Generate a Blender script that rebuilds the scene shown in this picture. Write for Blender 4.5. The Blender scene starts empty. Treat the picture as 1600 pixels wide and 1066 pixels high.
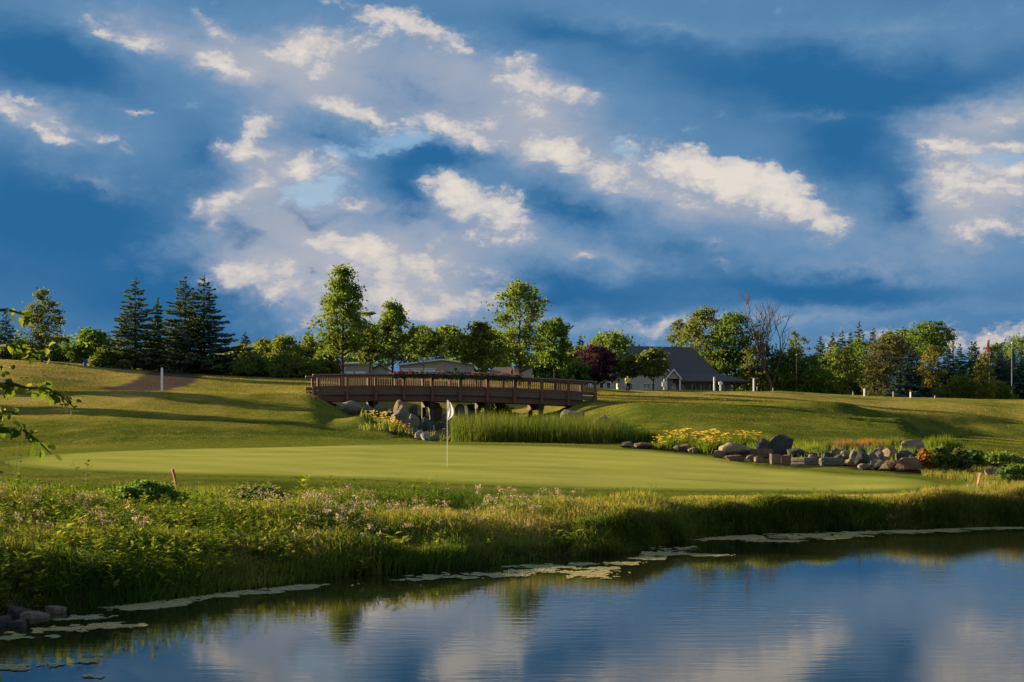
import bpy, math, random
import numpy as np
from mathutils import Vector, Matrix, Euler

# ------------------------------------------------------------------ camera
SC = bpy.context.scene
COL = SC.collection
F, CX, HY, EYE = 2222.2, 800.0, 672.0, 2.2      # focal length in photo pixels, centre column, horizon row, eye height

cam_data = bpy.data.cameras.new('camera')
cam_data.lens = 50.0
cam_data.sensor_width = 36.0
cam_data.shift_y = (HY - 533.0) / 1600.0
cam_data.clip_start = 0.1
cam_data.clip_end = 8000.0
cam = bpy.data.objects.new('camera', cam_data)
cam.location = (0, 0, EYE)
cam.rotation_euler = (math.radians(90), 0, 0)
COL.objects.link(cam)
SC.camera = cam

# ------------------------------------------------------------------ exposure
SC.view_settings.view_transform = 'Standard'
SC.view_settings.look = 'None'
SC.view_settings.gamma = 1.0
SC.view_settings.use_curve_mapping = False
SC.view_settings.exposure = 2.0
EXPO = 2.0 ** SC.view_settings.exposure
SC.cycles.max_bounces = 5
SC.cycles.transparent_max_bounces = 4
SC.cycles.use_denoising = True

# ------------------------------------------------------------------ sun
SUN_EL, SUN_BACK = math.radians(13.0), math.radians(28)      # low, from the left and a little behind the scene
to_sun = Vector((-math.cos(SUN_BACK) * math.cos(SUN_EL), math.sin(SUN_BACK) * math.cos(SUN_EL), math.sin(SUN_EL)))
sun_data = bpy.data.lights.new('sun', 'SUN')
sun_data.energy = 5.0
sun_data.angle = math.radians(0.6)
sun_data.color = (1.0, 0.80, 0.50)
sun = bpy.data.objects.new('sun', sun_data)
sun.rotation_euler = (-to_sun).to_track_quat('-Z', 'Y').to_euler()
sun.location = (-60, 40, 60)
COL.objects.link(sun)


# ------------------------------------------------------------------ node helpers
def srgb(r, g, b):
    f = lambda c: (c / 255 / 12.92) if c / 255 <= 0.04045 else ((c / 255 + 0.055) / 1.055) ** 2.4
    return (f(r), f(g), f(b), 1.0)


class NT:
    def __init__(self, tree):
        self.t = tree
        self.n = tree.nodes
        self.l = tree.links

    def add(self, kind, **kw):
        nd = self.n.new(kind)
        for k, v in kw.items():
            setattr(nd, k, v)
        return nd

    def link(self, a, b):
        self.l.new(a, b)

    def put(self, sock, v):
        if hasattr(v, 'is_output') or isinstance(v, bpy.types.NodeSocket):
            self.l.new(v, sock)
        else:
            sock.default_value = v

    def math(self, op, a, b=0.0, c=0.0, clamp=False):
        nd = self.n.new('ShaderNodeMath')
        nd.operation = op
        nd.use_clamp = clamp
        self.put(nd.inputs[0], a)
        self.put(nd.inputs[1], b)
        self.put(nd.inputs[2], c)
        return nd.outputs[0]

    def vmath(self, op, a, b=(0, 0, 0)):
        nd = self.n.new('ShaderNodeVectorMath')
        nd.operation = op
        self.put(nd.inputs[0], a)
        if op == 'SCALE':
            self.put(nd.inputs['Scale'], b)
        else:
            self.put(nd.inputs[1], b)
        return nd.outputs['Value'] if op in ('LENGTH', 'DOT_PRODUCT') else nd.outputs[0]

    def mix(self, fac, a, b, blend='MIX'):
        nd = self.n.new('ShaderNodeMix')
        nd.data_type = 'RGBA'
        nd.blend_type = blend
        self.put(nd.inputs[0], fac)
        self.put(nd.inputs[6], a)
        self.put(nd.inputs[7], b)
        return nd.outputs[2]

    def step(self, v, lo, hi, a=0.0, b=1.0, smooth=True):
        nd = self.n.new('ShaderNodeMapRange')
        nd.interpolation_type = 'SMOOTHSTEP' if smooth else 'LINEAR'
        self.put(nd.inputs[0], v)
        for i, x in enumerate((lo, hi, a, b)):
            self.put(nd.inputs[1 + i], x)
        return nd.outputs[0]

    def noise(self, vec, scale, detail=4.0, rough=0.5, dist=0.0, color=False):
        nd = self.n.new('ShaderNodeTexNoise')
        if vec is not None:
            self.l.new(vec, nd.inputs['Vector'])
        nd.inputs['Scale'].default_value = scale
        nd.inputs['Detail'].default_value = detail
        nd.inputs['Roughness'].default_value = rough
        nd.inputs['Distortion'].default_value = dist
        return nd.outputs['Color' if color else 'Fac']

    def ramp(self, fac, stops):
        nd = self.n.new('ShaderNodeValToRGB')
        e = nd.color_ramp.elements
        while len(e) < len(stops):
            e.new(0.5)
        for el, (p, c) in zip(e, stops):
            el.position = p
            el.color = c if len(c) == 4 else (*c, 1)
        self.put(nd.inputs[0], fac)
        return nd.outputs[0]


# ------------------------------------------------------------------ sky: clear air between broken evening cloud
world = bpy.data.worlds.new('World')
SC.world = world
world.use_nodes = True
wt = NT(world.node_tree)
wt.n.clear()
out = wt.add('ShaderNodeOutputWorld')
bg = wt.add('ShaderNodeBackground')
SKY_K = 0.08
bg.inputs['Strength'].default_value = SKY_K
wt.link(bg.outputs[0], out.inputs[0])
nish = wt.add('ShaderNodeTexSky', sky_type='NISHITA', sun_disc=False)
nish.sun_elevation = SUN_EL
nish.sun_rotation = math.atan2(to_sun.x, to_sun.y)
nish.air_density = 1.0
nish.dust_density = 0.6
tc = wt.add('ShaderNodeTexCoord').outputs['Generated']
sx = wt.add('ShaderNodeSeparateXYZ')
wt.link(tc, sx.inputs[0])
az = wt.math('ARCTAN2', sx.outputs[0], sx.outputs[1])
hor = wt.math('SQRT', wt.math('ADD', wt.math('MULTIPLY', sx.outputs[0], sx.outputs[0]), wt.math('MULTIPLY', sx.outputs[1], sx.outputs[1])))
el = wt.math('ARCTAN2', sx.outputs[2], hor)
uv0 = wt.add('ShaderNodeCombineXYZ')
wt.link(az, uv0.inputs[0])
wt.link(el, uv0.inputs[1])
UV = uv0.outputs[0]                                        # azimuth, elevation in radians
st = wt.add('ShaderNodeCombineXYZ')                        # the same, flattened: clouds lie in long banks
wt.link(az, st.inputs[0])
wt.link(wt.math('MULTIPLY', el, 1.7), st.inputs[1])
ST = st.outputs[0]
warp1 = wt.vmath('SUBTRACT', wt.noise(ST, 9.0, 3.0, 0.55, color=True), (0.5, 0.5, 0.5))
warp2 = wt.vmath('SUBTRACT', wt.noise(ST, 30.0, 5.0, 0.62, color=True), (0.5, 0.5, 0.5))
WUV = wt.vmath('ADD', wt.vmath('ADD', UV, wt.vmath('SCALE', warp1, 0.024)), wt.vmath('SCALE', warp2, 0.030))


def cloud_bank(items):
    """sum of soft banks: (column, row, half width, half height, tilt, weight) seen from the pond, as azimuth and elevation"""
    tot = None
    for (px, py, rx, ry, ang, wgt) in items:
        a = math.atan((px - CX) / F)
        e = math.atan((HY - py) / F * math.cos(a))
        mp = wt.add('ShaderNodeMapping', vector_type='TEXTURE')
        mp.inputs['Location'].default_value = (a, e, 0)
        mp.inputs['Rotation'].default_value = (0, 0, math.radians(-ang))
        mp.inputs['Scale'].default_value = (rx * 1.9 / F, ry * 2.1 / F, 1)
        wt.link(WUV, mp.inputs['Vector'])
        gr = wt.add('ShaderNodeTexGradient', gradient_type='QUADRATIC_SPHERE')
        wt.link(mp.outputs[0], gr.inputs[0])
        tot = wt.math('MULTIPLY', gr.outputs['Fac'], wgt) if tot is None else wt.math('MULTIPLY_ADD', gr.outputs['Fac'], wgt, tot)
    return tot


BRIGHT = [
    (225, 68, 55, 15, 22, 1.1), (150, 42, 60, 12, 16, .6), (620, 38, 120, 20, 16, 1.2), (690, 60, 60, 12, 16, .8), (335, 36, 32, 16, 30, .8), (470, 82, 85, 32, -10, 1.15), (540, 65, 50, 22, 0, .7),
    (345, 98, 50, 16, 12, 1.0), (390, 112, 50, 12, 22, .9), (520, 162, 60, 18, 12, 1.1), (580, 180, 50, 16, 18, .8), (395, 200, 50, 22, -35, 1.2), (385, 235, 40, 22, 10, 1.15), (480, 258, 56, 20, 8, 1.1),
    (550, 265, 28, 12, 10, .9), (400, 292, 50, 15, -28, 1.2), (345, 318, 36, 14, -20, 1.1), (334, 350, 11, 24, 8, 1.0), (310, 325, 14, 12, 40, .9),
    (556, 312, 40, 14, 5, 1.1), (690, 185, 75, 18, 8, 1.1), (745, 205, 50, 20, 10, .8), (825, 135, 45, 28, 30, 1.1), (890, 150, 70, 18, 25, .75), (840, 180, 50, 26, 10, .7), (850, 232, 95, 24, 8, 1.25), (940, 262, 60, 20, 12, .9),
    (1050, 252, 70, 26, 8, 1.15), (1130, 262, 100, 32, 12, 1.35), (1210, 295, 95, 34, 20, 1.4), (1280, 338, 60, 24, 22, 1.3), (1040, 310, 70, 22, 8, .55), (990, 290, 50, 20, 10, .6),
    (705, 300, 46, 30, 40, 1.25), (755, 325, 75, 34, 20, 1.15), (800, 345, 50, 26, 10, .9), (510, 372, 100, 22, 12, .85), (560, 395, 80, 20, 8, .6), (385, 428, 60, 28, 8, 1.3), (350, 440, 30, 20, 30, 1.1), (450, 412, 60, 18, 0, .9), (460, 462, 90, 24, 0, .6),
    (620, 440, 160, 40, 6, .85), (690, 405, 120, 34, 0, .6), (600, 492, 210, 30, 0, .65), (760, 470, 110, 26, 0, .45),
    (1480, 275, 52, 34, 20, 1.2), (1500, 320, 66, 30, 10, 1.0), (1570, 222, 90, 13, 2, 1.25), (1465, 222, 46, 11, 14, 1.2), (1575, 295, 70, 26, 10, 1.05), (1590, 268, 30, 10, 0, .8),
    (1560, 362, 60, 14, 10, 1.0), (1510, 372, 40, 12, 10, .7), (1560, 178, 100, 14, -6, .85), (905, 397, 20, 7, 0, 1.3), (1125, 412, 20, 6, 10, 1.0), (1105, 382, 22, 8, 10, .7),
    (1035, 515, 75, 18, 0, .9), (1570, 530, 190, 18, -3, .95), (1340, 528, 120, 14, 0, .6), (5, 185, 32, 12, 30, 1.0), (100, 195, 150, 20, 8, .55),
    (210, 172, 26, 8, -20, 1.1), (85, 216, 50, 7, 8, .9), (40, 160, 30, 8, 10, .7), (135, 280, 46, 14, 12, .55), (930, 500, 120, 20, 5, .5), (650, 20, 60, 10, 0, .4),
]
DARK = [
    (110, 330, 300, 110, 0, 1.2), (100, 110, 130, 40, 10, 1.1), (1230, 120, 330, 60, 8, 1.1), (1330, 230, 120, 80, 35, 1.4), (1500, 120, 160, 30, -5, .5),
    (1250, 455, 420, 40, 3, .9), (680, 240, 85, 24, -6, 1.5), (480, 338, 50, 15, 5, 1.5), (480, 428, 22, 9, 5, 2.4),
    (640, 300, 46, 36, 40, 1.2), (395, 368, 60, 20, 10, 1.3), (320, 240, 60, 60, 30, .8), (900, 325, 110, 30, 12, 1.0), (640, 135, 140, 20, 15, .6),
    (280, 480, 160, 50, 0, 1.0), (870, 50, 200, 26, 8, .6), (640, 345, 60, 22, 15, .9), (860, 455, 220, 34, 8, .8), (1405, 330, 34, 60, -10, .9), (500, 215, 60, 16, 14, .9), (1040, 390, 200, 30, 8, .5), (30, 60, 120, 60, 0, .6), (440, 130, 60, 16, 20, .5),
]
CLEAR = [
    (560, 235, 85, 20, -14, .9), (450, 318, 70, 36, -25, .7), (1555, 250, 60, 15, 6, 1.7), (970, 232, 40, 16, 10, .9), (640, 212, 50, 16, -8, 1.0), (510, 290, 60, 18, -10, 1.0),
]
VEIL = [
    (250, 55, 260, 50, 12, .8), (480, 105, 200, 70, 10, .9), (720, 110, 260, 50, 14, .7), (560, 430, 300, 95, 4, 1.4), (640, 330, 260, 70, 0, .35), (430, 300, 170, 80, -20, .45), (820, 190, 220, 70, 12, .95),
    (1110, 320, 280, 60, 12, 1.1), (1530, 300, 150, 110, 0, 1.4), (960, 400, 260, 40, 8, .7), (50, 190, 200, 60, 6, .9), (1560, 170, 170, 40, -6, .9),
    (150, 280, 110, 26, 8, .5), (420, 240, 150, 110, -30, .6), (1290, 180, 120, 18, 4, .7), (1040, 40, 260, 22, 4, .6), (1400, 40, 200, 40, 0, .5), (1250, 480, 300, 18, 2, .35), (1350, 420, 200, 30, 4, .5), (1150, 505, 460, 18, -2, .8),
]
fb = wt.noise(ST, 17.0, 7.0, 0.60, 0.35)
fbl = wt.noise(ST, 4.6, 3.0, 0.5, 0.3)
fbh = wt.noise(ST, 60.0, 4.0, 0.62, 0.3)
b_sum, d_sum, c_sum, v_sum = cloud_bank(BRIGHT), cloud_bank(DARK), cloud_bank(CLEAR), cloud_bank(VEIL)
vor = wt.add('ShaderNodeTexVoronoi', feature='F1')
vor.inputs['Scale'].default_value = 34.0
vor.inputs['Detail'].default_value = 3.0
vor.inputs['Roughness'].default_value = 0.62
vor.inputs['Lacunarity'].default_value = 2.3
wt.link(wt.vmath('ADD', ST, wt.vmath('SCALE', warp2, 0.03)), vor.inputs['Vector'])
billow = wt.math('SUBTRACT', 1.0, vor.outputs['Distance'])          # heaped, cauliflower-like lumps
tex = wt.math('ADD', wt.math('ADD', wt.math('MULTIPLY', wt.math('SUBTRACT', fb, 0.5), 1.3), wt.math('MULTIPLY', wt.math('SUBTRACT', fbh, 0.5), 0.9)), wt.math('MULTIPLY', billow, 0.9))
# broken cloud round the whole sky, made brighter out of frame for added fill
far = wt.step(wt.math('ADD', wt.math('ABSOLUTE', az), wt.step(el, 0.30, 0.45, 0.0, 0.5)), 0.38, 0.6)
b_all = wt.math('MULTIPLY_ADD', far, wt.step(fbl, 0.44, 0.62, 0.0, 0.9), b_sum)
v_all = wt.math('MULTIPLY_ADD', far, wt.step(fbl, 0.4, 0.6, 0.0, 0.8), wt.math('MULTIPLY_ADD', b_sum, 0.5, v_sum))
b_tex = wt.math('ADD', wt.math('SUBTRACT', b_all, wt.math('MULTIPLY', d_sum, 0.35)), wt.math('MULTIPLY', tex, wt.step(b_all, 0.0, 0.35, 0.25, 1.0)))
bright = wt.step(b_tex, 0.08, 0.85)
core = wt.step(b_tex, 0.30, 1.35, smooth=False)
veil = wt.step(wt.math('ADD', wt.math('SUBTRACT', v_all, wt.math('MULTIPLY', d_sum, 0.35)), wt.math('MULTIPLY', tex, 0.38)), -0.05, 0.85)
dark = wt.step(wt.math('ADD', wt.math('SUBTRACT', d_sum, wt.math('MULTIPLY', v_sum, 0.5)), wt.math('MULTIPLY', wt.math('SUBTRACT', fbl, 0.5), 1.6)), -0.35, 0.85)
clear = wt.step(wt.math('ADD', wt.math('SUBTRACT', c_sum, wt.math('MULTIPLY', d_sum, 0.5)), wt.math('MULTIPLY', tex, 0.6)), 0.05, 0.75)


def skycol(r, g, b):
    c = srgb(r, g, b)
    k = 1.0 / (SKY_K * EXPO)
    return (c[0] * k, c[1] * k, c[2] * k, 1)


slate = wt.mix(dark, skycol(94, 138, 178), skycol(42, 104, 154))
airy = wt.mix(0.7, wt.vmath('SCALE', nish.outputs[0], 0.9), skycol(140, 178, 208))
body = wt.mix(wt.math('MULTIPLY', veil, 0.85), slate, wt.mix(wt.step(v_all, 0.25, 1.5), skycol(104, 143, 182), skycol(180, 182, 192)))
body = wt.mix(wt.math('MAXIMUM', wt.math('MULTIPLY', clear, 0.42), wt.math('MULTIPLY', far, 0.6)), body, airy)  # unseen sky outside the view cleared and brightened, added fill for shaded sides
low = wt.step(el, 0.02, 0.16, 1.0, 0.0)
white = wt.mix(core, wt.mix(low, skycol(184, 184, 192), skycol(182, 178, 184)), wt.mix(low, skycol(232, 223, 212), skycol(220, 207, 196)))
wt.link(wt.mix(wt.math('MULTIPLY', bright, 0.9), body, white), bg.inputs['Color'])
world.cycles.sampling_method = 'NONE'


# ------------------------------------------------------------------ object helpers
def link(name, mesh, mat=None, parent=None, loc=None):
    o = bpy.data.objects.new(name, mesh)
    COL.objects.link(o)
    if mat is not None and mesh is not None and not mesh.materials:
        mesh.materials.append(mat)
    if parent is not None:
        o.parent = parent
    if loc is not None:
        o.location = loc
    return o


def tag(o, label=None, cat=None, group=None, kind=None):
    if label: o['label'] = label
    if cat: o['category'] = cat
    if group: o['group'] = group
    if kind: o['kind'] = kind
    return o


def empty(name, loc=(0, 0, 0), rz=0.0):
    o = bpy.data.objects.new(name, None)
    o.empty_display_size = 0.3
    o.location = loc
    o.rotation_euler = (0, 0, rz)
    COL.objects.link(o)
    return o


def mesh_np(name, V, faces, tint=None, smooth=False):
    """mesh from a vertex array and a list of face index arrays (each n x 3 or n x 4); tint is one value per vertex"""
    V = np.asarray(V, dtype=np.float32)
    faces = [np.asarray(f, dtype=np.int32) for f in (faces if isinstance(faces, list) else [faces])]
    me = bpy.data.meshes.new(name)
    nl = sum(f.size for f in faces)
    nf = sum(len(f) for f in faces)
    me.vertices.add(len(V))
    me.vertices.foreach_set('co', V.ravel())
    me.loops.add(nl)
    me.loops.foreach_set('vertex_index', np.concatenate([f.ravel() for f in faces]))
    me.polygons.add(nf)
    tot = np.concatenate([np.full(len(f), f.shape[1], np.int32) for f in faces])
    st = np.concatenate([[0], np.cumsum(tot)[:-1]]).astype(np.int32)
    me.polygons.foreach_set('loop_start', st)
    me.polygons.foreach_set('loop_total', tot)
    if smooth:
        me.polygons.foreach_set('use_smooth', np.ones(nf, dtype=bool))
    if tint is not None:
        a = me.attributes.new('tint', 'FLOAT', 'POINT')
        a.data.foreach_set('value', np.asarray(tint, dtype=np.float32))
    me.update(calc_edges=True)
    me.validate()
    return me


class MB:
    """collects boxes, bars, tubes and lathes for one part"""
    def __init__(self):
        self.v, self.f = [], []

    def poly(self, pts, faces):
        n = len(self.v)
        self.v += [tuple(p) for p in pts]
        self.f += [tuple(i + n for i in fc) for fc in faces]
        return self

    def box(self, lo, hi, M=None):
        (x0, y0, z0), (x1, y1, z1) = lo, hi
        P = [(x0, y0, z0), (x1, y0, z0), (x1, y1, z0), (x0, y1, z0), (x0, y0, z1), (x1, y0, z1), (x1, y1, z1), (x0, y1, z1)]
        if M is not None:
            P = [M @ Vector(p) for p in P]
        return self.poly(P, [(0, 3, 2, 1), (4, 5, 6, 7), (0, 1, 5, 4), (1, 2, 6, 5), (2, 3, 7, 6), (3, 0, 4, 7)])

    def tube(self, pts, rad, seg=6, cap=True):
        pts = [Vector(p) for p in pts]
        if not hasattr(rad, '__len__'):
            rad = [rad] * len(pts)
        n0 = len(self.v)
        for i, p in enumerate(pts):
            t = (pts[min(i + 1, len(pts) - 1)] - pts[max(i - 1, 0)]).normalized()
            a = t.cross(Vector((0, 0, 1)) if abs(t.z) < 0.95 else Vector((1, 0, 0))).normalized()
            b = t.cross(a)
            for k in range(seg):
                w = 2 * math.pi * k / seg
                self.v.append(tuple(p + (a * math.cos(w) + b * math.sin(w)) * rad[i]))
        for i in range(len(pts) - 1):
            for k in range(seg):
                a0, a1 = n0 + i * seg + k, n0 + i * seg + (k + 1) % seg
                self.f.append((a0, a1, a1 + seg, a0 + seg))
        if cap:
            self.f.append(tuple(n0 + k for k in range(seg))[::-1])
            self.f.append(tuple(n0 + (len(pts) - 1) * seg + k for k in range(seg)))
        return self

    def mesh(self, name, smooth=False):
        me = bpy.data.meshes.new(name)
        me.from_pydata(self.v, [], self.f)
        me.update()
        if smooth:
            for p in me.polygons:
                p.use_smooth = True
        return me

    def build(self, name, mat, parent=None, smooth=False, loc=None):
        return link(name, self.mesh(name, smooth), mat, parent, loc)


# ------------------------------------------------------------------ materials
def new_mat(name):
    m = bpy.data.materials.new(name)
    m.use_nodes = True
    t = NT(m.node_tree)
    t.n.clear()
    o = t.add('ShaderNodeOutputMaterial')
    return m, t, o


def principled(t, col, rough=0.7, spec=0.3, metal=0.0):
    p = t.add('ShaderNodeBsdfPrincipled')
    t.put(p.inputs['Base Color'], col)
    t.put(p.inputs['Roughness'], rough)
    p.inputs['Specular IOR Level'].default_value = spec
    p.inputs['Metallic'].default_value = metal
    return p


def bump(t, h, strength, dist, p):
    b = t.add('ShaderNodeBump')
    b.inputs['Strength'].default_value = strength
    b.inputs['Distance'].default_value = dist
    t.link(h, b.inputs['Height'])
    t.link(b.outputs[0], p.inputs['Normal'])
    return b


def leaf_mat(name, stops, trans=0.45, rough=0.7, spec=0.04, glow=(1.25, 1.2, 0.6, 1)):
    """foliage: colour by each leaf's own tint, some light passes through"""
    m, t, o = new_mat(name)
    at_ = t.add('ShaderNodeAttribute', attribute_name='tint').outputs['Fac']
    n = len(stops)
    col = t.ramp(at_, [(i / max(1, n - 1), c) for i, c in enumerate(stops)])
    p = principled(t, col, rough, spec)
    tr = t.add('ShaderNodeBsdfTranslucent')
    t.link(t.mix(1.0, col, glow, 'MULTIPLY'), tr.inputs['Color'])
    mx = t.add('ShaderNodeMixShader')
    mx.inputs[0].default_value = trans
    t.link(p.outputs[0], mx.inputs[1])
    t.link(tr.outputs[0], mx.inputs[2])
    t.link(mx.outputs[0], o.inputs[0])
    return m


def plain_mat(name, col, rough=0.7, spec=0.3, var=0.15, scale=6.0, bmp=0.0, metal=0.0, stretch=None):
    m, t, o = new_mat(name)
    tcn = t.add('ShaderNodeTexCoord').outputs['Object']
    if stretch:
        mp = t.add('ShaderNodeMapping')
        mp.inputs['Scale'].default_value = stretch
        t.link(tcn, mp.inputs[0])
        tcn = mp.outputs[0]
    nz = t.noise(tcn, scale, 5.0, 0.6)
    lo = tuple(c * (1 - var * 1.6) for c in col[:3]) + (1,)
    hi = tuple(min(1, c * (1 + var * 1.6)) for c in col[:3]) + (1,)
    p = principled(t, t.ramp(nz, [(0.25, lo), (0.75, hi)]), rough, spec, metal)
    if bmp:
        bump(t, nz, bmp, 0.02, p)
    t.link(p.outputs[0], o.inputs[0])
    return m


MAT = {}


# ------------------------------------------------------------------ terrain
def pchip(x, Y, xi):
    """monotone cubic through (x, Y[..., n]) at xi"""
    x = np.asarray(x, float); Y = np.asarray(Y, float); xi = np.asarray(xi, float)
    h = np.diff(x)
    d = np.diff(Y, axis=-1) / h
    m = np.zeros_like(Y)
    m[..., 0], m[..., -1] = d[..., 0], d[..., -1]
    w1, w2 = 2 * h[1:] + h[:-1], h[1:] + 2 * h[:-1]
    with np.errstate(divide='ignore', invalid='ignore'):
        hm = (w1 + w2) / (w1 / d[..., :-1] + w2 / d[..., 1:])
    m[..., 1:-1] = np.where(d[..., :-1] * d[..., 1:] > 0, hm, 0.0)
    k = np.clip(np.searchsorted(x, xi, side='right') - 1, 0, len(x) - 2)
    s = np.clip((xi - x[k]) / h[k], 0, 1)
    a, b = Y[..., k], Y[..., k + 1]
    return ((1 + 2 * s) * (1 - s) ** 2 * a + s * (1 - s) ** 2 * h[k] * m[..., k] + s * s * (3 - 2 * s) * b + s * s * (s - 1) * h[k] * m[..., k + 1])


def vnoise(x, y, seed=0):
    """smooth value noise, about -1..1"""
    x = np.asarray(x, float); y = np.asarray(y, float)
    xi, yi = np.floor(x).astype(np.int64), np.floor(y).astype(np.int64)
    fx, fy = x - xi, y - yi
    fx, fy = fx * fx * (3 - 2 * fx), fy * fy * (3 - 2 * fy)

    def hsh(i, j):
        n = (i * 374761393 + j * 668265263 + seed * 974634777) & 0x7fffffff
        n = ((n ^ (n >> 13)) * 1274126177) & 0x7fffffff
        return ((n ^ (n >> 16)) & 0xffff) / 32767.5 - 1
    return (hsh(xi, yi) * (1 - fx) + hsh(xi + 1, yi) * fx) * (1 - fy) + (hsh(xi, yi + 1) * (1 - fx) + hsh(xi + 1, yi + 1) * fx) * fy


SHORE_PX = [-1600, -900, -500, -300, -150, -60, 0, 100, 200, 300, 430, 560, 640, 720, 800, 880, 960, 1000, 1050, 1100, 1200, 1300, 1450, 1600, 1900, 3200]
SHORE_D = [3.0, 3.6, 5.0, 8.0, 12.5, 15.5, 16.6] + [EYE * F / (y - HY) for y in (956, 944, 932, 913, 898, 895, 888, 878, 869, 864, 858, 846, 839, 833, 829, 826, 821)] + [33.5, 34.5]
# ground beyond the bank, column by column: (distance, photo row)
PROF = {
    -1600: [(34, 740), (45, 716), (55, 700), (66, 680), (80, 655), (100, 622), (120, 592), (140, 570), (165, 566)],
    -300: [(31, 742), (40, 728), (48, 714), (55, 703), (62, 691), (67, 676), (80, 652), (100, 620), (120, 588), (140, 566), (160, 562)],
    0: [(31, 755), (40, 738), (48, 718), (55, 705), (62, 692), (67, 674), (80, 651), (100, 620), (120, 589), (140, 567), (160, 563)],
    200: [(31.5, 768), (40, 744), (48, 719), (55, 705), (62, 692), (68, 673), (80, 652), (95, 626), (105, 612.5), (115, 616), (125, 607), (140, 586), (155, 575), (175, 573)],
    300: [(32, 770), (40, 746), (48, 719), (55, 705), (62, 691), (69, 674), (82, 653), (95, 631), (105, 613), (115, 617), (125, 607), (140, 590), (155, 581), (175, 579)],
    400: [(32, 773), (40, 746), (48, 719), (55, 705), (62, 691), (70, 676), (82, 655), (95, 633), (106, 614), (118, 617), (128, 606), (145, 590), (160, 586)],
    480: [(32.5, 775), (40, 747), (48, 719), (55, 705), (62, 690.5), (70, 679), (82, 656), (95, 634), (106, 617), (116, 613), (128, 604), (145, 592), (165, 588)],
    520: [(32.5, 776), (40, 747), (48, 719), (55, 705), (62, 690.5), (70, 681), (82, 664), (92, 650), (101, 637), (108, 634), (116, 630), (128, 606), (145, 592), (165, 588)],
    560: [(33, 777), (40, 747), (48, 719), (55, 705), (62, 690.5), (70, 684), (79, 668), (88, 651), (94, 657), (104, 656), (113, 647), (125, 625), (138, 601), (160, 590)],
    600: [(33, 777), (40, 747), (48, 720), (55, 706), (62, 690.5), (70, 686), (78, 671), (83, 667), (92, 673), (104, 664), (115, 650), (128, 628), (140, 602), (160, 588)],
    640: [(33, 777), (40, 748), (48, 720), (55, 706), (62, 690.5), (69, 687), (74, 684), (82, 688), (94, 683), (105, 670), (115, 657), (128, 636), (140, 603), (160, 588)],
    700: [(33, 778), (40, 748), (48, 721), (55, 706), (62, 690.5), (67, 692), (78, 693), (90, 686), (105, 674), (115, 663), (128, 640), (141, 602), (160, 587)],
    780: [(33, 778), (40, 749), (48, 722), (55, 707), (61.5, 691.5), (67, 693), (80, 691), (95, 682), (110, 667), (120, 656), (132, 636), (145, 603), (160, 588)],
    860: [(33, 779), (40, 750), (48, 723), (55, 708), (61, 693), (68, 693), (80, 688), (95, 674), (106, 661), (115, 650), (125, 637), (140, 608), (160, 594)],
    930: [(33.5, 779), (40, 751), (48, 724), (55, 708), (60, 696), (70, 692), (82, 681), (92, 664), (102, 647), (110, 636), (117, 627), (130, 621), (150, 612), (185, 607)],
    1000: [(33.5, 779), (40, 751), (48, 724), (54, 711), (58, 701), (66, 692), (76, 671), (86, 650), (95, 636), (102, 631), (115, 629), (130, 622), (160, 613), (190, 610.5)],
    1100: [(33.5, 779), (40, 752), (48, 726), (53, 714), (57, 707), (63, 695), (72, 672), (82, 650), (90, 638), (97, 632), (106, 634), (120, 628), (150, 617), (190, 611.5)],
    1200: [(33.5, 779), (40, 754), (46, 733), (50, 720), (58, 704), (66, 686), (78, 661), (88, 645), (94, 639), (102, 644), (112, 635), (121, 628), (130, 629), (150, 619), (190, 613)],
    1300: [(34, 778), (40, 755), (44, 737), (48, 722), (55, 708), (63, 693), (75, 671), (85, 655), (91, 648), (97, 661), (105, 660), (111, 644), (117, 627), (124, 636), (150, 626), (172, 619), (195, 616.5)],
    1400: [(34, 777), (39, 757), (43, 741), (48, 722), (56, 705), (66, 688), (77, 671), (84, 662), (90, 677), (98, 681), (104, 668), (108, 653), (112, 659), (116, 657), (122, 643), (130, 644), (145, 636), (172, 623), (195, 621)],
    1460: [(34, 776), (38, 761), (42, 746), (48, 724), (56, 706), (66, 693), (76, 687), (88, 687), (100, 686), (113, 678), (118, 662), (122, 646), (130, 647), (150, 634), (172, 624), (195, 623.5)],
    1530: [(34, 776), (38, 760), (42, 748), (48, 727), (56, 708), (66, 696), (76, 691), (88, 688), (100, 686), (114, 679), (118.5, 664), (122, 650), (130, 652), (150, 636), (172, 626), (195, 625)],
    1600: [(34, 775), (38, 760), (42, 750), (48, 730), (56, 711), (66, 700), (76, 696), (88, 693), (100, 690), (111, 686), (116, 674), (120, 662), (128, 662), (145, 645), (170, 628), (195, 625.5)],
    1900: [(35, 772), (42, 750), (56, 715), (76, 696), (97, 680), (110, 668), (140, 645), (168, 630), (195, 627)],
    3200: [(37, 770), (56, 718), (97, 680), (140, 645), (195, 627)],
}
PX = np.unique(np.concatenate([np.linspace(-1600, -140, 46), np.arange(-140, 1741, 9.0), np.linspace(1749, 3200, 46)]))
DG = np.unique(np.concatenate([np.linspace(2.0, 12.0, 21), np.geomspace(12, 250, 380), np.geomspace(250, 4000, 40)]))


def z_of(D, y): return EYE + (HY - y) * D / F


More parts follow.
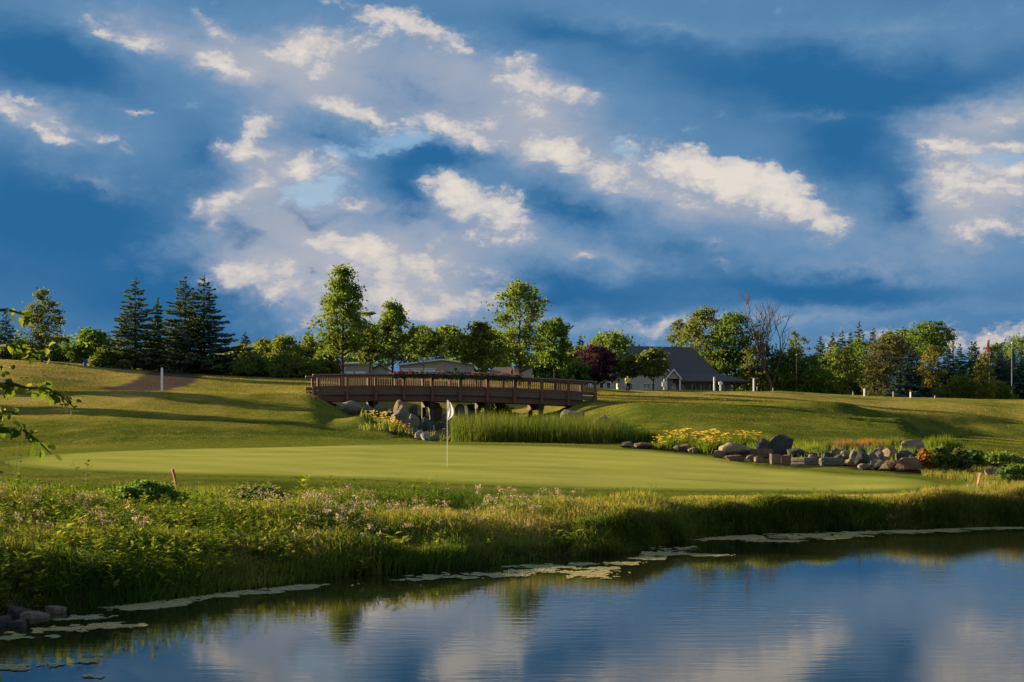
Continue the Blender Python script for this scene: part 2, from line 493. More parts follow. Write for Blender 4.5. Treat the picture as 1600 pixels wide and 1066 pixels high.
shore = pchip(np.array(SHORE_PX, float), np.array(SHORE_D), PX)
cols_px = np.array(sorted(PROF), float)
colZ = []
dtop_c = []
for c in cols_px:
    pr = PROF[int(c)]
    pts = [(0.5, z_of(*pr[0]) * .9), (pr[0][0] * .6, z_of(*pr[0]) * .96)] + [(d, z_of(d, y)) for d, y in pr]
    zl = pts[-1][1]
    pts += [(260, zl + 0.1), (700, zl + 0.4), (4000, zl + 1.0)]
    a = np.array(pts)
    dtop_c.append(pr[0][0])
    colZ.append(pchip(np.log(a[:, 0]), a[:, 1], np.log(DG)))
ZG = pchip(cols_px, np.array(colZ).T, PX)                  # rows: distance, columns: bearing
dtop = np.interp(PX, cols_px, dtop_c)
for j, c in enumerate(PX):                                 # cut the pond bank into it
    s = shore[j]
    steep = np.interp(c, [-300, 300, 700, 1000, 1150], [9.0, 9.0, 5.5, 2.0, 0.75])
    zt = float(np.interp(dtop[j], DG, ZG[:, j]))
    pts = [(0.3, -0.9), (s * 0.75, -0.8), (s * 0.93, -0.35), (s, 0.02), (s + min(.35, steep * .2), 0.20), (s + steep * 0.5, 0.58 * zt + 0.06), (s + steep, 0.86 * zt)]
    pts = [p for p in pts if p[0] < dtop[j] - 0.4] + [(dtop[j], zt), (dtop[j] + 3, float(np.interp(dtop[j] + 3, DG, ZG[:, j])))]
    a = np.array(pts)
    m_ = DG < dtop[j]
    ZG[m_, j] = pchip(a[:, 0], a[:, 1], DG[m_])
PXX, DD = np.meshgrid(PX, DG)
XX = (PXX - CX) / F * DD


# the putting green and the darker collar round it, as ground outlines
def row_hit(px, py, dmin=24.0):
    z = pchip(PX, ZG, np.array([float(px)]))[:, 0]
    y = HY - (z - EYE) * F / DG
    ok = np.where((DG[:-1] > dmin) & (y[:-1] >= py) & (y[1:] < py))[0]
    if len(ok) == 0:
        return None
    i = ok[0]
    t = (y[i] - py) / (y[i] - y[i + 1])
    d = DG[i] + t * (DG[i + 1] - DG[i])
    return ((px - CX) / F * d, d)


GREEN_PX = [(12, 719), (60, 711), (120, 705.5), (250, 701), (420, 697), (600, 694), (760, 694), (880, 696), (970, 701), (1060, 708), (1120, 715), (1200, 728), (1300, 739),
            (1400, 745), (1455, 750), (1478, 756), (1460, 762), (1400, 766), (1300, 769), (1150, 770), (1000, 768), (850, 764), (700, 757), (620, 752),
            (500, 747), (350, 744), (200, 741), (80, 737), (15, 730), (0, 724)]
GREEN = np.array([row_hit(x, y, 29.0) for x, y in GREEN_PX])


def smooth_closed(P, n):
    P = np.asarray(P); m = len(P)
    t = np.linspace(0, m, n, endpoint=False)
    i = np.floor(t).astype(int); s = (t - i)[:, None]
    p0, p1, p2, p3 = P[(i - 1) % m], P[i % m], P[(i + 1) % m], P[(i + 2) % m]
    return 0.5 * ((2 * p1) + (-p0 + p2) * s + (2 * p0 - 5 * p1 + 4 * p2 - p3) * s ** 2 + (-p0 + 3 * p1 - 3 * p2 + p3) * s ** 3)


GREEN_O = smooth_closed(GREEN, 160)


def poly_dist(P, x, y):
    """signed distance to a closed outline, negative inside"""
    x = np.asarray(x, float); y = np.asarray(y, float)
    best = np.full(x.shape, 1e9); inside = np.zeros(x.shape, bool)
    for (ax, ay), (bx, by) in zip(P, np.roll(P, -1, axis=0)):
        dx, dy = bx - ax, by - ay
        t = np.clip(((x - ax) * dx + (y - ay) * dy) / (dx * dx + dy * dy + 1e-12), 0, 1)
        best = np.minimum(best, np.hypot(x - ax - t * dx, y - ay - t * dy))
        with np.errstate(divide='ignore', invalid='ignore'):
            inside ^= ((ay > y) != (by > y)) & (x < (bx - ax) * (y - ay) / (by - ay + 1e-15) + ax)
    return np.where(inside, -best, best)


near = (DD < 75) & (PXX > -900) & (PXX < 2300)
GD = np.full(XX.shape, 50.0)
GD[near] = poly_dist(GREEN_O, XX[near], DD[near])
SHX = np.interp(PXX, PX, shore)
rough_amt = np.clip((GD - 1.2) / 2.5, 0, 1) * np.clip((DD - SHX + 1) / 2, 0, 1)
ZG = ZG + rough_amt * (0.11 * vnoise(XX / 0.9, DD / 0.9, 3) + 0.10 * vnoise(XX / 2.3, DD / 2.3, 4)) * np.clip((36 - DD) / 6, 0.12, 1) * (DD < 62)
ZG = ZG + np.clip((4.0 - GD) / 4.0, 0, 1) * np.clip(-GD / 2 + 1.2, 0, 1) * (0.050 * vnoise(XX / 5.0, DD / 6.0, 14) + 0.035 * vnoise(XX / 9.0 + 3, DD / 4.0, 15)) * (DD > 30)
ZG = ZG + rough_amt * np.clip((DD - 45) / 30, 0, 1) * np.clip((260 - DD) / 60, 0, 1) * (0.10 * vnoise(XX / 7.0, DD / 7.0, 6) + 0.03 * vnoise(XX / 2.0, DD / 2.5, 7))


def ground(X, D):
    """terrain height at world X, Y"""
    X = np.asarray(X, float); D = np.asarray(D, float)
    p = X / D * F + CX
    i = np.clip(np.searchsorted(DG, D) - 1, 0, len(DG) - 2)
    j = np.clip(np.searchsorted(PX, p) - 1, 0, len(PX) - 2)
    a = np.clip((D - DG[i]) / (DG[i + 1] - DG[i]), 0, 1)
    b = np.clip((p - PX[j]) / (PX[j + 1] - PX[j]), 0, 1)
    return (ZG[i, j] * (1 - b) + ZG[i, j + 1] * b) * (1 - a) + (ZG[i + 1, j] * (1 - b) + ZG[i + 1, j + 1] * b) * a


def gz(X, D): return float(ground(np.array([X]), np.array([D]))[0])


def spot(px, D):
    """a ground point on bearing px at distance D"""
    x = (px - CX) / F * D
    return Vector((x, D, gz(x, D)))


def hit(px, py, dmin=14.0):
    """the ground point that shows at a photo position"""
    ds = np.geomspace(dmin, 300, 3000)
    xs = (px - CX) / F * ds
    y = HY - (ground(xs, ds) - EYE) * F / ds
    k = np.where(y <= py)[0]
    d = ds[k[0]] if len(k) else 300.0
    return Vector(((px - CX) / F * d, d, gz((px - CX) / F * d, d)))


nr, nc = ZG.shape
idx = np.arange(nr * nc).reshape(nr, nc)
quads = np.stack([idx[:-1, :-1], idx[:-1, 1:], idx[1:, 1:], idx[1:, :-1]], -1).reshape(-1, 4)
gm = mesh_np('ground', np.stack([XX, DD, ZG], -1).reshape(-1, 3), quads, smooth=True)


def add_attr(me, name, arr):
    a = me.attributes.new(name, 'FLOAT', 'POINT')
    a.data.foreach_set('value', np.asarray(arr, np.float32).ravel())


def bumpf(x, c, w): return np.exp(-((x - c) / w) ** 2)


ROWY = HY - (ZG - EYE) * F / DD
dry = 0.24 + 0.26 * vnoise(XX / 9, DD / 14, 11) + 0.12 * vnoise(XX / 2.6, DD / 5.0, 12)
dry += 0.40 * np.clip((DD - 100) / 45, 0, 1) + 0.30 * np.clip((600 - PXX) / 300, 0, 1) * np.clip((DD - 62) / 20, 0, 1)
dry -= 0.30 * bumpf(DD, 92, 16) * np.clip((PXX - 950) / 80, 0, 1)
dry += 0.35 * np.clip((33.5 - DD) / 3, 0, 1) * np.clip((PXX - 600) / 300, 0, 1)
soil_c = np.array([hit(250, 606, 100), hit(245, 590, 112)])
soil_path = [hit(x, y, d0) for x, y, d0 in ((215, 608, 108), (248, 600, 108), (268, 590, 108), (272, 583, 108))]
soil = np.zeros_like(XX)
sl = np.stack([XX, DD], -1)
far_ok = (DD > 104) & (DD < 175) & (PXX < 420) & (PXX > 60)
sd = np.full(XX.shape, 99.0)
for a, b in zip(soil_path[:-1], soil_path[1:]):
    pa, pb = np.array([a.x, a.y]), np.array([b.x, b.y])
    dv = pb - pa
    t = np.clip(((sl - pa) @ dv) / (dv @ dv), 0, 1)
    sd = np.minimum(sd, np.hypot(*np.moveaxis(sl - pa - t[..., None] * dv, -1, 0)))
soil = np.where(far_ok, np.clip((3.0 - sd + 0.5 * vnoise(XX / 1.5, DD / 1.5, 5)) / 0.5, 0, 1), 0)
bed = np.zeros_like(XX)
bed_line = np.array([row_hit(x, y, 36) for x, y in ((1035, 699), (1090, 704), (1130, 711), (1180, 717), (1230, 722), (1290, 724), (1350, 726), (1400, 730), (1440, 734))])
bd = np.full(XX.shape, 99.0)
for pa, pb in zip(bed_line[:-1], bed_line[1:]):
    dv = pb - pa
    t = np.clip(((sl - pa) @ dv) / (dv @ dv), 0, 1)
    bd = np.minimum(bd, np.hypot(*np.moveaxis(sl - pa - t[..., None] * dv, -1, 0)))
bed = np.where((DD > 35) & (DD < 75), np.clip((2.0 - bd + .5 * vnoise(XX / .8, DD / .8, 8)) / .4, 0, 1), 0)
stream = np.where((DD > 72) & (DD < 122) & (PXX > 612) & (PXX < 735) & (ROWY > 644), 1.0, 0.0)
collar = np.clip(1 - np.abs(GD - 0.9) / 1.5, 0, 1) + np.clip(1 - np.abs(GD - 3) / 4, 0, 1) * np.clip((DD - 50) / 8, 0, 1) * 0.7
mud = np.clip(np.clip((0.34 - ZG) / 0.25, 0, 1) * (DD < 60) + np.maximum(bed, stream) * (GD > .5), 0, 1)
collar = collar * (1 - bed)
for nme, arr in (('dry', np.clip(dry, 0, 1)), ('soil', soil), ('collar', np.clip(collar, 0, 1)), ('mud', mud)):
    add_attr(gm, nme, arr)

m, t, o = new_mat('mown_rough')
geo = t.add('ShaderNodeNewGeometry').outputs['Position']
A = lambda s: t.add('ShaderNodeAttribute', attribute_name=s).outputs['Fac']
mpn = t.add('ShaderNodeMapping')
mpn.inputs['Scale'].default_value = (1, 0.45, 1)
t.link(geo, mpn.inputs[0])
n1 = t.noise(mpn.outputs[0], 0.55, 6, 0.62)
n2 = t.noise(geo, 5.0, 5, 0.65)
n3 = t.noise(geo, 26.0, 3, 0.6)
dv = t.math('ADD', t.math('ADD', A('dry'), t.math('MULTIPLY', t.math('SUBTRACT', n1, 0.5), 1.5)), t.math('MULTIPLY', t.math('SUBTRACT', n2, 0.5), 0.55))
grass = t.ramp(dv, [(0.0, (0.056, 0.078, 0.012)), (0.3, (0.110, 0.120, 0.020)), (0.6, (0.190, 0.166, 0.034)), (1.0, (0.290, 0.215, 0.072))])
mott = t.step(t.math('ADD', t.math('MULTIPLY', n2, 0.55), t.math('MULTIPLY', n3, 0.45)), 0.34, 0.66, 0.5, 1.4, smooth=False)
grass = t.vmath('SCALE', grass, mott)
grass = t.mix(A('collar'), grass, t.ramp(n2, [(0.3, (0.080, 0.102, 0.014)), (0.7, (0.135, 0.148, 0.024))]))
grass = t.mix(A('soil'), grass, t.ramp(n2, [(0.3, (0.045, 0.034, 0.027)), (0.7, (0.085, 0.065, 0.052))]))
grass = t.mix(A('mud'), grass, (0.030, 0.026, 0.014, 1))
p = principled(t, grass, 1.0, 0.0)
bump(t, t.math('ADD', t.math('MULTIPLY', n2, 0.6), t.math('MULTIPLY', n3, 0.5)), 1.0, 0.22, p)
t.link(p.outputs[0], o.inputs[0])
MAT['rough'] = m
tag(link('ground', gm, m), 'rolling mown rough and dry banks of the golf course', kind='structure')

# putting green: its own sheet just above the ground
rings = np.linspace(0, 1, 46)
cen = np.array([2.0, 45.0])
GP = (cen + (GREEN_O - cen) * rings[:, None, None])
gxy = GP.reshape(-1, 2)
gzv = ground(gxy[:, 0], gxy[:, 1]) + 0.02
gzv.reshape(len(rings), -1)[-1] -= 0.03
gi = np.arange(len(gxy)).reshape(len(rings), -1)
gq = np.stack([gi[:-1], np.roll(gi, -1, 1)[:-1], np.roll(gi, -1, 1)[1:], gi[1:]], -1).reshape(-1, 4)
pg = mesh_np('putting_green', np.column_stack([gxy, gzv]), gq[:, ::-1], smooth=True)
add_attr(pg, 'edge', np.clip(1 + poly_dist(GREEN_O, gxy[:, 0], gxy[:, 1]) / 1.6, 0, 1))
m, t, o = new_mat('putting_turf')
geo = t.add('ShaderNodeNewGeometry').outputs['Position']
mpn = t.add('ShaderNodeMapping')
mpn.inputs['Scale'].default_value = (0.25, 1.0, 1)
t.link(geo, mpn.inputs[0])
n1 = t.noise(mpn.outputs[0], 0.5, 5, 0.6)
n2 = t.noise(geo, 9.0, 4, 0.6)
n3 = t.noise(geo, 60.0, 2, 0.5)
wv = t.add('ShaderNodeTexWave', wave_type='BANDS', bands_direction='DIAGONAL')
wv.inputs['Scale'].default_value = 0.16
wv.inputs['Distortion'].default_value = 0.6
t.link(geo, wv.inputs[0])
v = t.math('ADD', t.math('ADD', t.math('MULTIPLY', n1, 0.9), t.math('MULTIPLY', n2, 0.35)), t.math('MULTIPLY', wv.outputs['Fac'], 0.11))
col = t.ramp(v, [(0.40, (0.140, 0.160, 0.028)), (0.66, (0.200, 0.204, 0.042)), (0.95, (0.275, 0.250, 0.068))])
eg = t.add('ShaderNodeAttribute', attribute_name='edge').outputs['Fac']
egm = t.step(t.math('ADD', eg, t.math('MULTIPLY', t.math('SUBTRACT', n2, 0.5), 0.7)), 0.15, 0.95)
col = t.mix(egm, col, t.ramp(n2, [(0.3, (0.080, 0.102, 0.014)), (0.7, (0.135, 0.148, 0.024))]))
p = principled(t, col, 1.0, 0.0)
bump(t, t.math('ADD', n3, n2), 0.35, 0.01, p)
t.link(p.outputs[0], o.inputs[0])
tag(link('putting_green', pg, m), 'smooth pale putting green beside the pond', kind='structure')

# pond
pm = bpy.data.meshes.new('pond')
pm.from_pydata([(-260, -120, 0), (260, -120, 0), (260, 52, 0), (-260, 52, 0)], [], [(0, 1, 2, 3)])
m, t, o = new_mat('pond_water')
geo = t.add('ShaderNodeNewGeometry').outputs['Position']
mpn = t.add('ShaderNodeMapping')
mpn.inputs['Scale'].default_value = (0.45, 1.9, 1)
t.link(geo, mpn.inputs[0])
r1 = t.noise(mpn.outputs[0], 3.2, 3, 0.55)
r2 = t.noise(mpn.outputs[0], 9.0, 2, 0.5)
calm = t.step(t.noise(geo, 0.16, 2, 0.5), 0.3, 0.7, 0.12, 1.25)
hgt = t.math('MULTIPLY', t.math('ADD', r1, t.math('MULTIPLY', r2, 0.22)), calm)
p = principled(t, (0.012, 0.014, 0.006, 1), 0.03, 0.5)
p.inputs['IOR'].default_value = 1.33
bump(t, hgt, 0.06, 0.035, p)
t.link(p.outputs[0], o.inputs[0])
tag(link('pond', pm, m), 'calm dark pond reflecting the evening sky', kind='structure')


# ------------------------------------------------------------------ foliage
G = lambda *c: (*c, 1)
MAT['oak'] = leaf_mat('oak_leaves', [G(0.0410, 0.0745, 0.0186), G(0.0838, 0.1398, 0.0298), G(0.1584, 0.2143, 0.0485)])
MAT['maple'] = leaf_mat('maple_leaves', [G(0.0552, 0.0911, 0.0193), G(0.1104, 0.1587, 0.0331), G(0.1932, 0.2277, 0.0552)])
MAT['olive'] = leaf_mat('olive_leaves', [G(0.0572, 0.0744, 0.0229), G(0.1001, 0.1216, 0.0372), G(0.1645, 0.1716, 0.0644)])
MAT['gold'] = leaf_mat('gold_leaves', [G(.10, .105, .018), G(.19, .17, .028), G(.30, .25, .045)])
MAT['autumn'] = leaf_mat('bronze_leaves', [G(.050, .055, .014), G(.105, .085, .022), G(.16, .12, .035)])
MAT['purple'] = leaf_mat('purple_leaves', [G(0.0260, 0.0130, 0.0182), G(0.0624, 0.0260, 0.0390), G(0.1105, 0.0468, 0.0624)], trans=.25)
MAT['willow'] = leaf_mat('willow_leaves', [G(0.0575, 0.0598, 0.0299), G(0.0943, 0.0943, 0.0460), G(0.1323, 0.1265, 0.0644)])
MAT['needle'] = leaf_mat('spruce_needles', [G(.040, .066, .034), G(.080, .115, .058), G(.150, .175, .092)], trans=.2)
MAT['bluespruce'] = leaf_mat('blue_spruce_needles', [G(0.0277, 0.0601, 0.0508), G(0.0601, 0.1063, 0.0924), G(0.1109, 0.1663, 0.1432)], trans=.12)
MAT['shrub'] = leaf_mat('shrub_leaves', [G(0.0550, 0.0825, 0.0176), G(0.1045, 0.1320, 0.0286), G(0.1760, 0.1870, 0.0462)])
MAT['bark'] = plain_mat('bark', (.055, .043, .032), .9, .1, .3, 9, .6)
MAT['deadwood'] = plain_mat('dead_wood', (.085, .070, .060), .9, .1, .25, 9, .4)


def leaves_mesh(name, C, size, tint, rng, flat=0.45, long=1.5):
    """one pointed, slightly folded leaf spray per centre"""
    n = len(C)
    nrm = rng.normal(size=(n, 3)); nrm[:, 2] = nrm[:, 2] * 0.8 + flat
    nrm /= np.linalg.norm(nrm, axis=1)[:, None]
    a = np.cross(nrm, rng.normal(size=(n, 3)))
    a /= np.linalg.norm(a, axis=1)[:, None]
    b = np.cross(nrm, a)
    s = (size * rng.uniform(.6, 1.35, n))[:, None]
    L, W = s * long * .5, s * .5
    V = np.stack([C - a * L, C + b * W + nrm * s * .12, C + a * L, C - b * W + nrm * s * .12], 1).reshape(-1, 3)
    q = np.arange(4 * n).reshape(n, 4)
    return mesh_np(name, V, q, np.repeat(tint, 4))


def crown_points(rng, height, width, base, n_clump, per, spread, shape):
    """clump centres through a crown's volume, then leaves round each"""
    ch = height - base
    t = np.clip(rng.beta(*shape['beta'], n_clump), 0.01, 0.99)
    prof = np.interp(t, shape['t'], shape['r'])
    ang = rng.uniform(0, 2 * np.pi, n_clump)
    ecc = 1 + .24 * np.sin(ang * 2 + rng.uniform(0, 6)) + .22 * np.sin(ang * 3 + t * 8 + rng.uniform(0, 6)) + .12 * np.sin(ang * 5 + t * 17)
    rr = prof * np.sqrt(rng.uniform(.12, 1.0, n_clump)) * ecc * width / 2
    cl = np.stack([rr * np.cos(ang), rr * np.sin(ang), base + t * ch], 1)
    cnt = np.maximum(6, (per * rng.uniform(.5, 1.5, n_clump))).astype(int)
    own = np.repeat(np.arange(n_clump), cnt)
    sp = spread * rng.uniform(.6, 1.3, n_clump)[own][:, None]
    off = rng.normal(size=(len(own), 3)) * sp * np.array([1, 1, .62])
    return cl, cl[own] + off, own


SHAPES = {
    'upright': dict(beta=(1.25, 1.35), t=[0, .12, .3, .6, .85, 1], r=[.45, .85, 1, .72, .38, .10]),
    'round': dict(beta=(1.3, 1.2), t=[0, .15, .4, .7, .9, 1], r=[.55, .88, 1, .86, .55, .2]),
    'ragged': dict(beta=(1.2, 1.2), t=[0, .15, .4, .65, .85, 1], r=[.5, .95, .85, 1, .65, .2]),
    'slim': dict(beta=(1.2, 1.3), t=[0, .15, .35, .7, .9, 1], r=[.5, .9, 1, .75, .4, .12]),
    'mound': dict(beta=(1.1, 1.3), t=[0, .2, .5, .8, 1], r=[.95, 1, .9, .62, .2]),
}


def broadleaf(name, loc, height, width, base, mat, label, cat='tree', group=None, seed=1, shape='upright', clumps=130, per=48, leaf=.2, spread=None, bare=.5, trunk_r=None):
    rng = np.random.default_rng(seed)
    root = empty(name, loc, rng.uniform(0, .3))
    spread = spread or width * .066
    cl, P, own = crown_points(rng, height, width, base, clumps, per, spread, SHAPES[shape])
    P[:, 2] = np.maximum(P[:, 2], .12)
    tint = np.clip(rng.uniform(.1, .9, len(cl))[own] * .55 + rng.uniform(0, 1, len(P)) * .45, 0, 1)
    link('crown', leaves_mesh('crown', P, leaf, tint, rng), MAT[mat], root)
    mb = MB()
    r0 = trunk_r or max(.05, height * .017)
    top = height * .88
    wob = rng.normal(size=(7, 2)) * width * .018
    tr = [(wob[i, 0] * i / 3, wob[i, 1] * i / 3, -0.35 + (top + .35) * i / 6) for i in range(7)]
    mb.tube(tr, [r0 * (1.25 if i == 0 else 1) * (1 - .88 * i / 6) for i in range(7)], 7)
    order = rng.permutation(len(cl))[:int(len(cl) * bare)]
    for k in order:
        c = cl[k]
        hz = max(base * .55, min(top * .95, c[2] - math.hypot(c[0], c[1]) * rng.uniform(.5, 1.1)))
        f = np.clip((hz + .35) / (top + .35) * 6, 0, 5.99)
        i = int(f)
        s = Vector(tr[i]).lerp(Vector(tr[i + 1]), f - i)
        e = Vector(c)
        mid = s.lerp(e, .5) + Vector((0, 0, -.04 * (e - s).length)) + Vector(rng.normal(size=3) * .05 * (e - s).length)
        r = r0 * (1 - .85 * f / 6) * .42
        mb.tube([s, mid, e], [r, r * .6, r * .2], 4, cap=False)
    mb.build('trunk', MAT['bark'], root)
    return tag(root, label, cat, group)


def spruce(name, loc, height, width, label, cat='spruce tree', group=None, seed=1, mat='needle', base=.03, leaf=.30, dens=1.0):
    rng = np.random.default_rng(seed)
    root = empty(name, loc, rng.uniform(0, 6))
    C, T, Dr, S = [], [], [], []
    nlev = int(19 * math.sqrt(height / 9.0) + 5)
    for i in range(nlev):
        t = (i + .5) / nlev
        z = height * (base + (1 - base) * t ** .92)
        R = width / 2 * ((1 - t) ** .82) * rng.uniform(.80, 1.14) * (.80 + .2 * min(1, t * 8)) + .08
        nb = max(5, int(12 * (1 - t) + 5))
        ph = rng.uniform(0, 6.3)
        for k in range(nb):
            a = ph + 2 * math.pi * k / nb + rng.normal() * .14
            L = R * rng.uniform(.45, 1.2)
            if rng.uniform() < .08: continue
            zb = z + rng.normal() * height * .014
            m = max(4, int(L * 34 * dens / (leaf / .3)))
            u = np.sqrt(rng.uniform(.03, 1, m))
            side = rng.normal(size=m) * .20 * L * (1.1 - u)
            droop = -.20 * L * u + .16 * L * u ** 3 * (1 if t < .75 else 1.7) - np.abs(rng.normal(size=m)) * .07
            x = np.cos(a) * u * L - np.sin(a) * side
            y = np.sin(a) * u * L + np.cos(a) * side
            C.append(np.stack([x, y, zb + droop], 1))
            d = np.stack([np.cos(a) + rng.normal(size=m) * .45, np.sin(a) + rng.normal(size=m) * .45, rng.normal(size=m) * .3 - .12], 1)
            Dr.append(d / np.linalg.norm(d, axis=1)[:, None])
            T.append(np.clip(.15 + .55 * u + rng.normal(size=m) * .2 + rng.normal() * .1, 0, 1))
            S.append(np.full(m, leaf * (1.0 - .35 * t)))
    C, T, Dr, S = np.concatenate(C), np.concatenate(T), np.concatenate(Dr), np.concatenate(S)
    n = len(C)
    up = rng.normal(size=(n, 3)) * .5 + np.array([0, 0, 1])
    b = np.cross(Dr, up); b /= np.linalg.norm(b, axis=1)[:, None]
    nr_ = np.cross(b, Dr)
    s = (S * rng.uniform(.7, 1.3, n))[:, None]
    V = np.stack([C - Dr * s * .75, C + b * s * .36 - nr_ * s * .12, C + Dr * s * .75, C - b * s * .36 - nr_ * s * .12], 1).reshape(-1, 3)
    link('crown', mesh_np('crown', V, np.arange(4 * n).reshape(n, 4), np.repeat(T, 4)), MAT[mat], root)
    mb = MB()
    mb.tube([(0, 0, -.3), (0, 0, height * .5), (0, 0, height * .985)], [height * .016, height * .010, .012], 7)
    for i in range(14):
        a, z = rng.uniform(0, 6.3), height * rng.uniform(.1, .8)
        L = width * .38 * (1 - z / height)
        mb.tube([(0, 0, z), (math.cos(a) * L, math.sin(a) * L, z - .12 * L)], [.035, .01], 4, cap=False)
    mb.build('trunk', MAT['bark'], root)
    return tag(root, label, cat, group)


def tree_px(fn, name, px, top, base_row, D, wpx, label, **kw):
    """a tree whose top shows at (px, top) and whose crown is wpx wide in the photo, standing on the ground at D"""
    g = spot(px, D)
    ztop = EYE + (HY - top) * D / F
    h = ztop - g.z
    w = wpx * D / F * (1.4 if fn is spruce else 1.0)
    if fn is broadleaf:
        kw['base'] = max(.05, EYE + (HY - base_row) * D / F - g.z) if base_row else .1
        return broadleaf(name, g, h, w, kw.pop('base'), kw.pop('mat'), label, **kw)
    return spruce(name, g, h, w, label, **kw)


T_ = tree_px
BL, SP = broadleaf, spruce
# left skyline
T_(BL, 'young_tree', 66, 455, 548, 150, 66, 'slim olive-leaved young tree standing alone on the left hilltop', mat='olive', shape='upright', seed=3, clumps=95, per=34, leaf=.19, bare=.9)
T_(SP, 'thin_spruce', 8, 482, 0, 152, 40, 'sparse thin conifer at the left edge behind the hanging branch', seed=4, dens=.35, mat='bluespruce')
T_(SP, 'spruce_tree', 211, 436, 0, 152, 84, 'dark spruce with a single sharp tip, leftmost of the big hilltop spruces', seed=5, mat='needle', leaf=.26)
T_(SP, 'spruce_tree', 246, 466, 0, 158, 40, 'narrow spruce tip showing between the big hilltop spruces', seed=6, mat='bluespruce')
T_(SP, 'spruce_tree', 289, 431, 0, 154, 92, 'broad dark spruce, left one of the joined hilltop pair', seed=7, mat='needle', leaf=.26)
T_(SP, 'spruce_tree', 319, 430, 0, 152, 98, 'broad dark spruce, right one of the joined hilltop pair', seed=8, mat='needle', leaf=.26)
T_(SP, 'spruce_tree', 383, 519, 0, 190, 40, 'small far spruce peeping over the pale shrubs right of the big spruces', seed=9, mat='bluespruce')
T_(BL, 'dark_tree', 140, 518, 572, 165, 74, 'round dark leafy tree just left of the tall spruces', mat='oak', shape='round', seed=11, clumps=110, per=46, leaf=.24)
T_(BL, 'dark_tree', 95, 530, 572, 170, 70, 'low dark leafy tree behind the olive-leaved young tree', mat='oak', shape='round', seed=12, clumps=90, per=44, leaf=.24)
T_(BL, 'dark_tree', 30, 534, 575, 165, 90, 'low dark thicket tree at the left end of the hilltop', mat='oak', shape='mound', seed=13, clumps=110, per=44, leaf=.24)
T_(BL, 'dark_tree', -50, 520, 575, 165, 100, 'dark leafy tree beyond the left frame edge', mat='oak', shape='round', seed=14, clumps=90, per=40, leaf=.26)
for i, (px, top, D, w, lab) in enumerate([
        (160, 548, 150, 44, 'small lit shrub below the dark round tree left of the spruces'),
        (375, 542, 158, 62, 'rounded yellow-green shrub beside the right big spruce'),
        (412, 531, 165, 72, 'tall rounded shrub second from the spruces in the pale thicket'),
        (447, 527, 160, 76, 'highest rounded shrub in the middle of the pale thicket'),
        (484, 529, 162, 70, 'rounded shrub at the thicket end next to the tall tree'),
        (398, 558, 150, 60, 'low dense shrub at the foot of the pale thicket'),
        (455, 555, 148, 84, 'wide low shrub in front of the pale thicket'),
        (508, 548, 150, 56, 'low shrub left of the bridge end under the tall tree')]):
    T_(BL, 'shrub', px, top, 0, D, w, lab, cat='shrub', group='shrubs of the hilltop thicket', mat='shrub', shape='mound', seed=20 + i, clumps=80, per=52, leaf=.22, bare=.2, trunk_r=.05)
# behind the bridge
T_(BL, 'tall_tree', 536, 420, 556, 127, 84, 'tallest leafy tree, upright, above the left end of the bridge', mat='maple', shape='upright', seed=31, clumps=190, per=38, leaf=.19, bare=.6)
T_(BL, 'leafy_tree', 613, 474, 558, 141, 74, 'pointed leafy tree behind the bridge, second from its left end', mat='maple', shape='upright', seed=32, clumps=130, per=34, leaf=.19)
T_(BL, 'leafy_tree', 578, 508, 566, 137, 46, 'small lit tree between the two pointed trees behind the bridge', mat='shrub', shape='slim', seed=33, clumps=60, per=40, leaf=.19)
T_(BL, 'leafy_tree', 661, 512, 556, 148, 62, 'short round-topped tree in front of the beige barn', mat='maple', shape='ragged', seed=34, clumps=90, per=34, leaf=.19)
T_(BL, 'background_tree', 700, 514, 562, 185, 80, 'wide green tree far behind the beige barn roof', mat='maple', shape='round', seed=35, clumps=100, per=46, leaf=.26)
T_(BL, 'background_tree', 640, 522, 566, 190, 90, 'low green tree far behind the short round-topped tree', mat='olive', shape='round', seed=36, clumps=80, per=44, leaf=.26)
T_(BL, 'background_tree', 560, 520, 572, 190, 110, 'dark green tree far behind the tallest tree', mat='oak', shape='mound', seed=37, clumps=90, per=44, leaf=.26)
T_(BL, 'leafy_tree', 752, 501, 570, 138, 66, 'bright yellow-green lit tree left of the dark tall tree', mat='shrub', shape='upright', seed=38, clumps=120, per=38, leaf=.19)
T_(BL, 'tall_tree', 812, 442, 568, 145, 84, 'tall leafy tree with a ragged top above the bridge middle', mat='maple', shape='ragged', seed=39, clumps=180, per=38, leaf=.19, bare=.6)
T_(BL, 'leafy_tree', 866, 499, 572, 156, 64, 'dark upright tree on the right of the ragged tall tree', mat='oak', shape='round', seed=40, clumps=120, per=48, leaf=.20)
T_(BL, 'background_tree', 770, 520, 572, 190, 90, 'dark green tree far behind the yellow-green lit tree', mat='oak', shape='round', seed=41, clumps=90, per=44, leaf=.26)
T_(SP, 'spruce_tree', 907, 523, 0, 230, 46, 'small far conifer right of the dark upright tree', seed=42, mat='bluespruce')
T_(BL, 'background_tree', 955, 523, 580, 215, 96, 'wide green tree behind the purple tree', mat='maple', shape='round', seed=43, clumps=130, per=46, leaf=.26)
T_(BL, 'background_tree', 905, 545, 590, 200, 60, 'low green tree left of the purple tree', mat='shrub', shape='round', seed=44, clumps=80, per=44, leaf=.24)
T_(BL, 'purple_tree', 930, 543, 597, 180, 74, 'round purple-leaved tree near the right end of the bridge', mat='purple', shape='round', seed=45, clumps=130, per=46, leaf=.23)
T_(BL, 'small_tree', 984, 553, 588, 178, 42, 'small light green tree nearest the purple tree, by the house wall', mat='shrub', shape='round', seed=46, clumps=80, per=44, leaf=.20)
